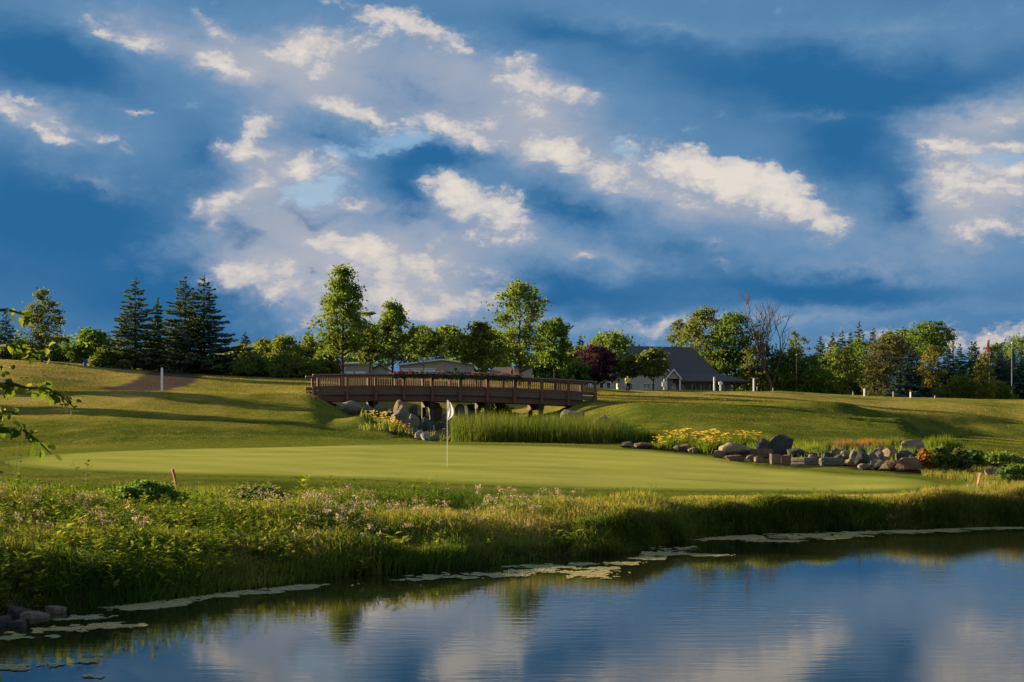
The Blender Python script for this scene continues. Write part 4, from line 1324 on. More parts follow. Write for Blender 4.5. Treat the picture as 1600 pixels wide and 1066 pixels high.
for a, b in ((984, 990), (1007, 1017), (1019, 1025)):
    window(house, x(a), x(b), z(609), z(598.5), 1.2)
MB().box((x(1044), 1.12, -1.5), (x(1050), 1.2, z(597))).build('door', MAT['glass'], house)
for i, px in enumerate((1080, 1094, 1108, 1122, 1136, 1150, 1164, 1178)):
    MB().box((x(px) - .07, .55, -1.5), (x(px) + .07, .69, z(597.6))).build('porch_post', MAT['dim'], house)
for a, b in ((1066, 1074), (1084, 1092), (1098, 1106), (1112, 1120), (1128, 1138)):
    window(house, x(a), x(b), z(611), z(599), 3.6)


def barn(name, D, px0, row0, label, depth, rot=0.0):
    g = spot(px0, D)
    b = empty(name, (g.x, g.y, EYE + (HY - row0) * D / F), rot)
    tag(b, label, 'building')
    return b, Px(D, px0, row0)


def slab(mb, a, b, y0, y1, th):
    (ax, az_), (bx, bz) = a, b
    mb.poly([(ax, y0, az_), (bx, y0, bz), (bx, y1, bz), (ax, y1, az_), (ax, y0, az_ + th), (bx, y0, bz + th), (bx, y1, bz + th), (ax, y1, az_ + th)],
            [(0, 3, 2, 1), (4, 5, 6, 7), (0, 1, 5, 4), (1, 2, 6, 5), (2, 3, 7, 6), (3, 0, 4, 7)])
    return mb


b1, Q1 = barn('storage_shed', 158, 560, 600, 'low beige shed with a white eave behind the left part of the bridge', 6)
MB().box((Q1.x(539), 0, -1.5), (Q1.x(579), 6, Q1.z(569.5))).build('wall', MAT['siding'], b1)
MB().poly([(Q1.x(536), -.4, Q1.z(569.3)), (Q1.x(582), -.4, Q1.z(568.3)), (Q1.x(582), 6.4, Q1.z(563)), (Q1.x(536), 6.4, Q1.z(564)), (Q1.x(536), -.4, Q1.z(567.3)), (Q1.x(582), -.4, Q1.z(566.3)), (Q1.x(582), 6.4, Q1.z(561)), (Q1.x(536), 6.4, Q1.z(562))],
          [(0, 3, 2, 1), (4, 5, 6, 7), (0, 1, 5, 4), (1, 2, 6, 5), (2, 3, 7, 6), (3, 0, 4, 7)]).build('roof', MAT['trim'], b1)
for a, c in ((540.5, 552), (555, 571)):
    MB().box((Q1.x(a), -.05, -1.4), (Q1.x(c), -.003, Q1.z(580.5))).build('garage_door', MAT['door'], b1)

b2, Q2 = barn('small_shed', 160, 594, 600, 'small beige gabled shed between the white-eaved shed and the barn', 5)
prism(MB(), [(Q2.x(580), -1.5), (Q2.x(606), -1.5), (Q2.x(606), Q2.z(578)), (Q2.x(594), Q2.z(571.5)), (Q2.x(580), Q2.z(578))], 0, 5).build('wall', MAT['cream'], b2)
for a, c in (((578, 579), (594, 570.6)), ((594, 570.6), (608, 579))):
    slab(MB(), (Q2.x(a[0]), Q2.z(a[1])), (Q2.x(c[0]), Q2.z(c[1])), -.35, 5.3, .12).build('roof', MAT['brownroof'], b2)

b3, Q3 = barn('maintenance_barn', 160, 680, 600, 'long beige barn with white garage doors behind the bridge flowers', 9)
prism(MB(), [(Q3.x(624), -1.5), (Q3.x(737), -1.5), (Q3.x(737), Q3.z(570)), (Q3.x(690), Q3.z(563.5)), (Q3.x(624), Q3.z(571))], 0, 9).build('wall', MAT['siding'], b3)
for a, c in (((621, 571.6), (690, 563)), ((690, 563), (740, 570))):
    slab(MB(), (Q3.x(a[0]), Q3.z(a[1])), (Q3.x(c[0]), Q3.z(c[1])), -.4, 9.3, .16).build('roof', MAT['trim'], b3)
MB().box((Q3.x(626), -.12, Q3.z(577.5)), (Q3.x(682), -.004, Q3.z(575.5))).build('door_lintel', MAT['trim'], b3)
for a, c in ((628, 640), (642, 657), (660, 680)):
    d_ = MB().box((Q3.x(a), -.09, -1.4), (Q3.x(c), -.004, Q3.z(577.8))).build('garage_door', MAT['door'], b3)
    for k in range(3):
        zz = Q3.z(578.5) - .1 - k * .55
        MB().box((Q3.x(a) + .05, -.10, zz - .5), (Q3.x(c) - .05, -.092, zz)).build('panel', MAT['door'], d_)
MB().box((Q3.x(710), -.06, Q3.z(578.5)), (Q3.x(714), -.004, Q3.z(575.5))).build('vent', MAT['dim'], b3)

b4, Q4 = barn('gabled_outbuilding', 162, 800, 602, 'beige outbuilding with a brown shingle roof behind the tall ragged tree', 7)
MB().box((Q4.x(768), .5, -1.5), (Q4.x(802), 7, Q4.z(586))).build('wall', MAT['siding'], b4)
MB().box((Q4.x(803), 1.0, -1.5), (Q4.x(832), 7, Q4.z(573.5))).build('wall', MAT['cream'], b4)
MB().poly([(Q4.x(764), 0, Q4.z(587)), (Q4.x(794), 0, Q4.z(587)), (Q4.x(802), 3.4, Q4.z(572)), (Q4.x(771), 3.4, Q4.z(572)), (Q4.x(764), 7.2, Q4.z(587)), (Q4.x(802), 7.2, Q4.z(587))],
          [(0, 1, 2, 3), (3, 2, 5, 4), (0, 3, 4), (1, 5, 2)]).build('roof', MAT['brownroof'], b4)
slab(MB(), (Q4.x(802.5), Q4.z(573.3)), (Q4.x(834), Q4.z(573.3)), .6, 7.3, .12).build('roof', MAT['brownroof'], b4)
window(b4, Q4.x(806), Q4.x(812), Q4.z(590), Q4.z(582), 1.0)

b5, Q5 = barn('white_garage', 192, 940, 612, 'low pale garage with a white door frame beside the purple tree', 6)
MB().box((Q5.x(884), 0, -1.5), (Q5.x(963), 6, Q5.z(590))).build('wall', MAT['cream'], b5)
slab(MB(), (Q5.x(880), Q5.z(590)), (Q5.x(966), Q5.z(589.5)), -.5, 6.4, .2).build('roof', MAT['brownroof'], b5)
for a, c in ((918, 932), (936, 944), (947, 955)):
    dd = MB().box((Q5.x(a), -.07, -1.3), (Q5.x(c), -.004, Q5.z(597))).build('door', MAT['trim'], b5)
    MB().box((Q5.x(a) + .12, -.09, -1.2), (Q5.x(c) - .12, -.072, Q5.z(597) - .12)).build('pane', MAT['glass'] if a > 920 else MAT['door'], dd)

# blue bin far left
MAT['blue'] = plain_mat('blue_plastic', (.01, .06, .45), .5, .4, .05, 5)
gb = spot(133, 148)
bin_ = empty('blue_bin', gb)
k_ = 148 / F
hb = EYE + (HY - 562) * 148 / F - gb.z
MB().tube([(0, 0, -.2), (0, 0, hb * .5), (0, 0, hb - .08)], [.14, .17, .19], 12).build('body', MAT['blue'], bin_)
MB().tube([(0, 0, hb - .077), (0, 0, hb - .03), (0, 0, hb)], [.215, .215, .12], 12).build('lid', MAT['blue'], bin_)
tag(bin_, 'small bright blue bin on the left hilltop before the dark trees', 'bin')

# ------------------------------------------------------------------ person by the house
MAT['shirt'] = plain_mat('yellow_shirt', (.62, .58, .03), .8, .2, .08, 9)
MAT['trousers'] = plain_mat('dark_trousers', (.018, .018, .022), .8, .2, .1, 9)
MAT['skin'] = plain_mat('skin', (.42, .26, .19), .6, .3, .08, 12)
MAT['hair'] = plain_mat('dark_hair', (.03, .022, .018), .7, .3, .2, 20)


def skin_mesh(name, verts, edges, radii, mat, parent, root_i=0):
    me = bpy.data.meshes.new(name)
    me.from_pydata(verts, edges, [])
    me.materials.append(mat)
    o = link(name, me, None, parent)
    md = o.modifiers.new('skin', 'SKIN')
    md.use_smooth_shade = True
    for i, sv in enumerate(me.skin_vertices[0].data):
        r = radii[i]
        sv.radius = r if hasattr(r, '__len__') else (r, r)
        sv.use_root = (i == root_i)
    sb = o.modifiers.new('subd', 'SUBSURF')
    sb.levels = sb.render_levels = 2
    return o


gp = spot(981, 158)
person = empty('person', (gp.x, gp.y, gp.z), .25)
V = [(0, 0, .96), (0, 0, 1.12), (0, .01, 1.32), (0, .02, 1.46), (0, .0, 1.54), (0, -.01, 1.64), (0, -.02, 1.74),
     (-.11, 0, .90), (-.13, -.03, .50), (-.13, .03, .09), (-.14, -.11, .04), (.11, 0, .90), (.13, .02, .50), (.13, .07, .09), (.14, -.07, .04),
     (-.2, .02, 1.42), (-.27, .03, 1.15), (-.24, -.12, .93), (-.235, -.16, .84), (.2, .02, 1.42), (.27, .03, 1.15), (.25, -.10, .93), (.245, -.14, .84)]
E = [(0, 1), (1, 2), (2, 3), (3, 4), (4, 5), (5, 6), (0, 7), (7, 8), (8, 9), (9, 10), (0, 11), (11, 12), (12, 13), (13, 14), (3, 15), (15, 16), (16, 17), (17, 18), (3, 19), (19, 20), (20, 21), (21, 22)]
R = [(.15, .11), (.14, .10), (.16, .11), (.12, .09), .055, .085, .07, .095, .065, .045, .04, .095, .065, .045, .04, .07, .05, .038, .04, .07, .05, .038, .04]
skin_mesh('body', V, E, R, MAT['skin'], person)
V = [(0, 0, .95), (0, 0, 1.14), (0, .01, 1.34), (0, .02, 1.45), (-.2, .02, 1.42), (-.26, .03, 1.20), (.2, .02, 1.42), (.26, .03, 1.20)]
skin_mesh('shirt', V, [(0, 1), (1, 2), (2, 3), (3, 4), (4, 5), (3, 6), (6, 7)], [(.23, .17), (.21, .16), (.25, .17), (.15, .12), .12, .10, .12, .10], MAT['shirt'], person)
V = [(0, 0, .97), (-.11, 0, .88), (-.13, -.03, .50), (-.13, .03, .10), (.11, 0, .88), (.13, .02, .50), (.13, .07, .10)]
skin_mesh('trousers', V, [(0, 1), (1, 2), (2, 3), (0, 4), (4, 5), (5, 6)], [(.20, .16), .14, .105, .085, .14, .105, .085], MAT['trousers'], person)
V = [(0, .01, 1.70), (0, .03, 1.77)]
skin_mesh('hair', V, [(0, 1)], [.095, .07], MAT['hair'], person)
tag(person, 'person in a yellow shirt and dark trousers standing by the house wall', 'person')


# ------------------------------------------------------------------ boulders
def rock_mesh(seed, sx_, sy_, sz_, flat=0.0, rough=.16):
    import bmesh
    bm = bmesh.new()
    bmesh.ops.create_icosphere(bm, subdivisions=3, radius=1.0)
    rg = np.random.default_rng(seed)
    V = np.array([v.co[:] for v in bm.verts])
    for _ in range(12 + int(6 * flat)):                      # knock flats off it
        n = rg.normal(size=3); n /= np.linalg.norm(n)
        c = rg.uniform(.50, .86)
        dd_ = V @ n
        V = V - np.outer(np.maximum(0, dd_ - c) * .97, n)
    ph = rg.uniform(0, 6, 6)
    r = 1 + rough * (.6 * np.sin(V[:, 0] * 3 + ph[0]) * np.sin(V[:, 1] * 2.6 + ph[1]) + .4 * np.sin(V[:, 2] * 5 + ph[2]) * np.sin(V[:, 0] * 6 + ph[3])) + rg.normal(size=len(V)) * .016
    V = V * r[:, None]
    if flat:
        V[:, 2] = np.sign(V[:, 2]) * np.abs(V[:, 2]) ** (1 - .45 * flat)
    V = V / np.abs(V).max(axis=0) * np.array([sx_, sy_, sz_]) / 2
    for v, co in zip(bm.verts, V):
        v.co = co
    me = bpy.data.meshes.new('rock')
    bm.to_mesh(me)
    bm.free()
    for p_ in me.polygons:
        p_.use_smooth = False
    return me


def slab_mesh(seed, sx_, sy_, sz_):
    """split flagstone: a bevelled irregular plate with a stepped broken rim"""
    rg = np.random.default_rng(seed)
    n = 11
    a = np.sort(rg.uniform(0, 2 * np.pi, n) * .35 + np.arange(n) / n * 2 * np.pi)
    r = rg.uniform(.78, 1.08, n)
    V, Fq = [], []
    lev = [(-.5, .93), (-.30, 1.0), (-.05, .96), (.0, 1.03), (.36, .99), (.5, .90)]
    for z, k in lev:
        for i in range(n):
            j = 1 + rg.normal() * .025
            V.append((np.cos(a[i]) * r[i] * k * j, np.sin(a[i]) * r[i] * k * j, z + rg.normal() * .03))
    for l in range(len(lev) - 1):
        for i in range(n):
            b0, b1 = l * n + i, l * n + (i + 1) % n
            Fq.append((b0, b1, b1 + n, b0 + n))
    V = np.array(V)
    V = V / np.abs(V).max(axis=0) * np.array([sx_, sy_, sz_]) / 2
    me = bpy.data.meshes.new('slab')
    me.from_pydata([tuple(v) for v in V], [], Fq + [tuple(range(n))[::-1], tuple((len(lev) - 1) * n + i for i in range(n))])
    me.update()
    return me


def rock_mat(name, lo, hi, fleck):
    m, t, o = new_mat(name)
    tcn = t.add('ShaderNodeTexCoord').outputs['Object']
    a, b = t.noise(tcn, 3.0, 6, .65, .3), t.noise(tcn, 22.0, 4, .6)
    col = t.mix(t.step(b, .52, .72), t.ramp(a, [(.3, lo), (.7, hi)]), (*fleck, 1))
    p = principled(t, col, .88, .2)
    bump(t, t.math('ADD', a, t.math('MULTIPLY', b, .35)), .7, .05, p)
    t.link(p.outputs[0], o.inputs[0])
    return m


ROCK = {'grey': rock_mat('grey_stone', (0.0585, 0.0500, 0.0381), (0.1625, 0.1366, 0.1030), (0.2210, 0.1891, 0.1456)), 'dark': rock_mat('dark_stone', (0.0234, 0.0232, 0.0224), (0.0598, 0.0561, 0.0504), (0.0975, 0.0891, 0.0762)),
        'pink': rock_mat('pink_granite', (0.1040, 0.0683, 0.0448), (0.2145, 0.1488, 0.0986), (0.2730, 0.2074, 0.1456)), 'tan': rock_mat('tan_stone', (0.1170, 0.0903, 0.0560), (0.2470, 0.1928, 0.1232), (0.3120, 0.2562, 0.1792)),
        'red': rock_mat('red_stone', (0.0780, 0.0451, 0.0291), (0.1690, 0.1025, 0.0650), (0.2210, 0.1464, 0.1008)), 'pale': rock_mat('pale_stone', (0.1690, 0.1464, 0.1176), (0.3250, 0.2867, 0.2352), (0.4160, 0.3660, 0.3136))}


def rock(px0, px1, y0, y1, colr, label, D=None, dmin=30, flat=0.0, cat='boulder', group=None, tilt=0.0, seed=None, name='boulder', deep=.85):
    pc = (px0 + px1) / 2
    if D is None:
        g = hit(pc, y1, dmin)
        D = g.y
    w = (px1 - px0) * D / F
    h = (y1 - y0) * D / F
    zb = EYE + (HY - y1) * D / F
    x = (pc - CX) / F * D
    gl = gz(x, D)
    bot = min(zb, gl) - .06 * h                            # bedded down to the ground below it
    top = EYE + (HY - y0) * D / F
    seed = seed if seed is not None else int(px0 * 7 + y0 * 13)
    o = link(name, slab_mesh(seed, w * 1.12, max(w * deep, .2), (top - bot) * 1.02) if flat >= .9 else rock_mesh(seed, w * 1.18, max(w * deep, h * .8), (top - bot) * 1.08, max(flat, .45 + .3 * (seed % 3 == 0))), ROCK[colr], None, (x, D, (top + bot) / 2))
    o.rotation_euler = (0, tilt, (seed % 7) * .05 - .15)
    return tag(o, label, cat, group)


SG = 'stones heaped along the stream by the bridge'
for a in [
    (529, 563, 627, 645, 'grey', 'wide grey boulder under the left end of the bridge', 108), (563, 580, 630, 643, 'grey', 'mid grey boulder beside the leftmost bridge pier', 110), (616, 638, 626, 641, 'pink', 'round pinkish boulder below the bridge above the yellow lilies', 108),
    (611, 643, 641, 652, 'grey', 'long flat grey stone between the two lily clumps', 97), (640, 658, 648, 658, 'grey', 'pale wedge stone on top of the big dark boulder', 95), (654, 680, 653, 676, 'dark', 'largest dark round boulder of the stream pile', 88),
    (634, 648, 655, 668, 'pink', 'round pink stone left of the largest dark boulder', 88), (640, 656, 668, 680, 'grey', 'smooth blue-grey stone at the foot of the stream pile', 80), (649, 662, 673, 683, 'pale', 'tilted whitish slab at the foot of the stream pile', 77),
    (658, 673, 675, 687, 'pale', 'light round stone lowest in the stream pile', 76), (680, 710, 661, 672, 'dark', 'flat dark ledge stone behind the flagstick', 86), (680, 699, 670, 682, 'pink', 'pinkish stone under the flat ledge behind the flagstick', 82),
    (696, 712, 672, 686, 'dark', 'dark stone right under the ledge by the cattails', 81), (668, 684, 680, 690, 'grey', 'half sunk grey stone in front of the ledge', 77), (666, 690, 629, 639, 'tan', 'tan flat rock under the middle of the bridge', 118),
    (709, 728, 632, 654, 'grey', 'grey rock right behind the white flag', 116), (722, 742, 630, 650, 'dark', 'dark streaked rock beside the third bridge pier', 118), (640, 654, 632, 644, 'dark', 'dark rock between the second pier and the pink boulder', 112),
    (690, 708, 640, 656, 'grey', 'grey rock in the stream bed left of the flag', 112), (584, 604, 632, 640, 'grey', 'low grey rock right of the leftmost pier', 112), (600, 616, 640, 650, 'dark', 'dark rock peeping above the left lily clump', 102),
    (877, 915, 641, 658, 'grey', 'grey boulder with a lit top right of the fourth pier', 92), (853, 874, 647, 659, 'tan', 'small tan rock left of the lit-topped boulder', 92), (925, 960, 650, 668, 'grey', 'broad grey boulder at the right end of the cattails', 80),
]:
    rock(*a[:6], D=a[6], group=SG, flat=.2 if (a[1] - a[0]) > 2 * (a[3] - a[2]) else 0, name='stream_boulder')
GG = 'stones of the garden edge along the right of the green'
for a in [
    (971, 991, 690, 700, 'grey', 'grey oval stone, left of the pair at the back of the green'), (993, 1021, 691, 701, 'red', 'reddish oval stone, right of the pair at the back of the green'),
    (1054, 1086, 694, 706, 'red', 'flat reddish stone among the right lilies'), (1076, 1092, 699, 708, 'grey', 'small grey stone right of the flat reddish one'),
    (1114, 1133, 704, 716, 'grey', 'grey stone at the left end of the garden wall'), (1120, 1172, 690, 713, 'pink', 'largest pinkish boulder in front of the lilies'), (1143, 1156, 705, 713, 'tan', 'small tan stone against the largest pinkish boulder'),
    (1133, 1162, 711, 721, 'red', 'reddish stone below the largest pinkish boulder'), (1166, 1179, 710, 720, 'grey', 'round grey stone left of the sloping slab'), (1178, 1192, 713, 723, 'pink', 'round pink stone below the sloping slab'),
    (1220, 1232, 701, 713, 'grey', 'small upright grey stone behind the block'), (1231, 1258, 701, 716, 'dark', 'blue-grey triangular stone above the long slab'), (1284, 1299, 705, 717, 'pink', 'round pinkish stone above the second slab'),
    (1262, 1276, 708, 717, 'grey', 'small grey stone above the joint of the slabs'), (1299, 1318, 700, 717, 'grey', 'rounded grey stone at the left of the round stone heap'), (1314, 1330, 704, 718, 'tan', 'tan rounded stone second in the round stone heap'),
    (1328, 1342, 703, 720, 'grey', 'grey rounded stone third in the round stone heap'), (1338, 1359, 704, 729, 'dark', 'dark tall rounded stone in the heap'), (1356, 1380, 700, 726, 'grey', 'large smooth grey stone in the middle of the heap'),
    (1379, 1406, 698, 718, 'pink', 'pinkish slanting stone high in the heap'), (1404, 1430, 704, 720, 'dark', 'dark oval stone on the right of the heap'), (1409, 1441, 686, 708, 'pink', 'peaked pinkish boulder topping the heap'),
    (1375, 1404, 719, 736, 'red', 'wide reddish stone low in the heap'), (1401, 1437, 715, 738, 'red', 'big reddish-brown stone at the right foot of the heap'), (1362, 1379, 719, 734, 'grey', 'grey stone low in the heap left of the wide reddish one'),
    (1342, 1362, 724, 734, 'grey', 'low grey stone at the left foot of the heap'), (1398, 1413, 708, 726, 'dark', 'narrow dark stone wedged in the heap'), (1338, 1350, 696, 706, 'tan', 'small tan stone on top of the heap, leftmost of three'),
    (1351, 1363, 695, 705, 'pale', 'small pale stone on top of the heap, middle of three'), (1366, 1379, 695, 704, 'pink', 'small pinkish stone on top of the heap, rightmost of three'), (1540, 1573, 729, 750, 'red', 'pointed reddish boulder right of the pink stake'),
    (1592, 1612, 729, 744, 'pink', 'pinkish boulder cut by the right frame edge'),
]:
    rock(*a[:6], dmin=34, group=GG, name='garden_stone')
rock(1199, 1236, 678, 704, 'dark', 'big black angular boulder standing above the garden wall', D=52, flat=.5)
rock(1181, 1202, 686, 698, 'dark', 'low black stone leaning against the big black boulder', D=52, flat=.5)
for a in [(1170, 1209, 701, 716, 'red', 'sloping reddish-brown slab beside the largest pinkish boulder'), (1202, 1220, 709, 725, 'pink', 'short streaked pink slab in the garden wall'), (1221, 1237, 711, 727, 'red', 'squared reddish block in the garden wall'),
          (1238, 1279, 714, 727, 'grey', 'long flat grey slab in the garden wall, left of two'), (1279, 1320, 715, 727, 'grey', 'long flat grey slab in the garden wall, right of two')]:
    rock(*a, dmin=34, flat=1.0, cat='stone slab', group=GG, name='flat_stone', deep=.6)
for a in [(2, 48, 948, 962, 'dark', 'broken dark slab on the pond edge at the far left', .25), (-16, 22, 964, 978, 'dark', 'dark slab at the left frame edge by the water', -.2), (30, 74, 956, 966, 'grey', 'low grey flat stone at the water left of the algae', .1),
          (12, 52, 968, 980, 'dark', 'dark wet slab lowest at the left pond edge', -.15), (72, 102, 947, 958, 'grey', 'small flat grey stone at the pond edge right of the broken slabs', .1)]:
    rock(*a[:6], D=EYE * F / (a[3] - HY) + .05, flat=.9, tilt=a[6], cat='stone', name='flat_stone')

rs = random.Random(8)
fill = []
for k in range(34):                                         # small stones that pack the gaps
    px_ = rs.uniform(1298, 1440) if k < 25 else rs.uniform(1224, 1300)
    base_y = float(np.interp(px_, [1222, 1300, 1360, 1440], [714, 718, 731, 736])) - rs.choice((0, 0, 4, 8, 14, 20)) * (1 if k < 25 else .3)
    fill.append((px_, base_y, rs.uniform(8, 15), rs.uniform(.55, .8), rs.choice(('red', 'pink', 'tan', 'grey', 'dark'))))
fill.sort()
WORD = {'red': 'reddish', 'pink': 'pinkish', 'tan': 'tan', 'grey': 'grey', 'dark': 'dark'}
ORD = ['first', 'second', 'third', 'fourth', 'fifth', 'sixth', 'seventh', 'eighth', 'ninth', 'tenth', 'eleventh', 'twelfth', 'thirteenth', 'fourteenth']
seen = {}
for k, (px_, by, w_, ar, cc) in enumerate(fill):
    n_ = seen.get(cc, 0)
    seen[cc] = n_ + 1
    rock(px_ - w_ / 2, px_ + w_ / 2, by - w_ * ar, by, cc, '%s from the left of the small %s stones packed in the garden heap' % (ORD[n_], WORD[cc]),
         dmin=36, group='small stones packed among the garden stones', name='small_stone', cat='stone', seed=900 + k)

# ------------------------------------------------------------------ grasses and flowers
rngv = np.random.default_rng(9)


def blades(name, P, h, w, az_, lean, tint, mat, parent=None, curl=.5):
    """one bent grass blade per point"""
    n = len(P)
    d = np.stack([np.cos(az_), np.sin(az_), np.zeros(n)], 1)
    sd_ = np.stack([-np.sin(az_ + .9), np.cos(az_ + .9), np.zeros(n)], 1)
    up = np.array([0, 0, 1.0])
    h, w, lean = h[:, None], w[:, None], lean[:, None]
    m1 = P + up * h * .55 + d * h * lean * .30
    tip = P + up * h * (1 - curl * lean ** 2 * .5) + d * h * lean
    V = np.stack([P - sd_ * w * .5, P + sd_ * w * .5, m1 + sd_ * w * .42, m1 - sd_ * w * .42, tip], 1).reshape(-1, 3)
    b = np.arange(n)[:, None] * 5
    me = mesh_np(name, V, [b + np.array([[0, 1, 2, 3]]), b + np.array([[3, 2, 4]])], np.repeat(tint, 5))
    return link(name, me, mat, parent)


def sprigs(C, dirs, L, W, lift):
    """leaf quads that point along dirs from C: returns vertices n x 4 x 3"""
    up = np.array([0, 0, 1.0])
    d = dirs / np.linalg.norm(dirs, axis=1)[:, None]
    s = np.cross(d, up) + 1e-6
    s /= np.linalg.norm(s, axis=1)[:, None]
    L, W = L[:, None], W[:, None]
    return np.stack([C, C + d * L * .5 + s * W * .5 + up * lift * L, C + d * L, C + d * L * .5 - s * W * .5 + up * lift * L], 1)


MAT['bankgrass'] = leaf_mat('bank_grass', [G(.030, .062, .010), G(.070, .112, .016), G(.140, .155, .026), G(.25, .21, .060), G(.32, .23, .11)], trans=.42)
MAT['weed'] = leaf_mat('weed_leaves', [G(.032, .066, .010), G(.078, .125, .016), G(.15, .185, .022), G(.26, .27, .03)], trans=.5)
MAT['fluff'] = leaf_mat('seed_fluff', [G(.17, .12, .10), G(.26, .20, .18), G(.40, .34, .31)], trans=.35)
MAT['cattail'] = leaf_mat('cattail_leaves', [G(.026, .048, .008), G(.056, .082, .013), G(.105, .115, .024), G(.19, .145, .055)], trans=.45)
MAT['lilyleaf'] = leaf_mat('lily_leaves', [G(.045, .085, .012), G(.105, .150, .020), G(.20, .21, .035)], trans=.45)
MAT['lilybloom'] = leaf_mat('lily_blooms', [G(.60, .38, .03), G(.72, .54, .08), G(.78, .66, .25)], trans=.35)
MAT['orangeleaf'] = leaf_mat('orange_leaves', [G(.16, .08, .018), G(.30, .13, .025), G(.36, .20, .04)], trans=.4)
MAT['russet'] = leaf_mat('russet_grass', [G(.13, .075, .030), G(.22, .12, .055), G(.27, .18, .085)], trans=.4)

# bank between pond and green
def bank_points(n, px_lo, px_hi, off_lo, off_hi, power=1.0):
    px = rngv.uniform(px_lo, px_hi, n)
    s = np.interp(px, PX, shore)
    D = s + off_lo + (off_hi - off_lo) * rngv.uniform(0, 1, n) ** power
    x = (px - CX) / F * D
    return px, x, D


def keep_clear(x, D, lim=1.0):
    return poly_dist(GREEN_O, x, D) > lim


px, x, D = bank_points(150000, -120, 1660, -.15, 14.5, 1.15)
front = np.interp(px, [-120, 300, 600, 800, 1000, 1150, 1660], [15.0, 13, 10, 8.0, 6.0, 4.2, 4.0])
s_off = D - np.interp(px, PX, shore)
gd = poly_dist(GREEN_O, x, D)
ok = (s_off < front) & (gd > 1.3)
px, x, D, s_off, gd, front = (a[ok] for a in (px, x, D, s_off, gd, front))
wild = np.clip((gd - 2.0) / 2.5, 0, 1)
patch = vnoise(x / 1.3, D / 1.3, 21)
tall = np.interp(px, [-120, 500, 800, 1000, 1660], [.30, .28, .25, .22, .22]) * np.interp(s_off, [0, 4, 9], [1.0, .85, .6])
h = (.06 + tall * wild * (.62 + .85 * patch) * rngv.uniform(.45, 1.25, len(x)))
h *= np.where(s_off < .5, 1.15, 1)
h = np.maximum(.05, h)
drytone = .36 + .34 * vnoise(x / 1.7, D / 1.7, 22) + .24 * vnoise(x / .5, D / .5, 23) + .26 * np.clip((px - 650) / 350, 0, 1) * np.clip(s_off / 1.5, 0, 1) - .22 * np.clip(1 - s_off / 1.6, 0, 1) + .10 * (1 - wild)
tint = np.clip(drytone + rngv.normal(0, .13, len(x)), 0, 1)
P = np.stack([x, D, ground(x, D) - .01], 1)
P = P[:, :]
o = blades('bank_grass', P, h, .008 + .012 * rngv.uniform(0, 1, len(x)) + .010 * (h > .3), rngv.uniform(0, 6.28, len(x)), rngv.uniform(.1, .85, len(x)), tint, MAT['bankgrass'])
tag(o, 'tangled green and dry grass covering the pond bank', 'grass', kind='stuff')

# grass hanging over the steep right-hand bank
px, x, D = bank_points(26000, 900, 1660, -.25, 1.3)
P = np.stack([x, D, ground(x, D) - .01], 1)
n = len(x)
o = blades('overhanging_grass', P, rngv.uniform(.16, .42, n) * (1 + .6 * vnoise(x / .7, D, 26)), rngv.uniform(.008, .02, n), rngv.normal(-1.57, .7, n), rngv.uniform(.5, 1.3, n),
           np.clip(.30 + .40 * (ground(x, D) / .7) + .30 * vnoise(x / .8, D / .8, 25) + rngv.normal(0, .18, n), 0, 1) * .9, MAT['bankgrass'], curl=1.3)
tag(o, 'grass hanging over the steep right-hand pond edge', 'grass', kind='stuff')

# broad-leaved weeds on the bank
def weeds(n, px_lo, px_hi, off_lo, off_hi, hmin, hmax, lmin, lmax, tint0, power=1.0):
    px, x, D = bank_points(n, px_lo, px_hi, off_lo, off_hi, power)
    ok = (poly_dist(GREEN_O, x, D) > 3.0) & (vnoise(x / 1.7, D / 1.7, 31) + rngv.normal(0, .35, n) > -.15)
    x, D = x[ok], D[ok]
    n = len(x)
    base = np.stack([x, D, ground(x, D)], 1)
    H = rngv.uniform(hmin, hmax, n)
    lean = rngv.normal(0, .22, (n, 2))
    cnt = rngv.integers(9, 19, n)
    own = np.repeat(np.arange(n), cnt)
    u = rngv.uniform(.12, 1.0, len(own))
    top = np.column_stack([lean * H[:, None], H])
    C = base[own] + top[own] * u[:, None]
    a = rngv.uniform(0, 6.28, len(own))
    d = np.stack([np.cos(a), np.sin(a), rngv.uniform(-.25, .75, len(own))], 1)
    L = rngv.uniform(lmin, lmax, len(own)) * (1.1 - .45 * u)
    V = sprigs(C, d, L, L * rngv.uniform(.35, .6, len(own)), .08).reshape(-1, 3)
    ptint = np.clip(tint0 + rngv.normal(0, .20, n), 0, 1)
    t_ = np.clip(ptint[own] + rngv.normal(0, .13, len(own)) + .15 * (u - .5), 0, 1)
    return V, np.repeat(t_, 4), base + top, H


parts = [weeds(2600, -120, 700, .05, 9.5, .18, .50, .05, .13, .38), weeds(700, -120, 480, .1, 6.5, .25, .6, .08, .18, .56), weeds(600, 500, 1050, .1, 4.0, .15, .45, .04, .10, .36), weeds(700, 1000, 1660, -.1, 2.4, .10, .32, .04, .10, .30)]
V = np.concatenate([p_[0] for p_ in parts])
o = link('bank_weeds', mesh_np('bank_weeds', V, np.arange(len(V)).reshape(-1, 4), np.concatenate([p_[1] for p_ in parts])), MAT['weed'])
tag(o, 'broad-leaved green weeds crowding the pond bank', 'weeds', kind='stuff')

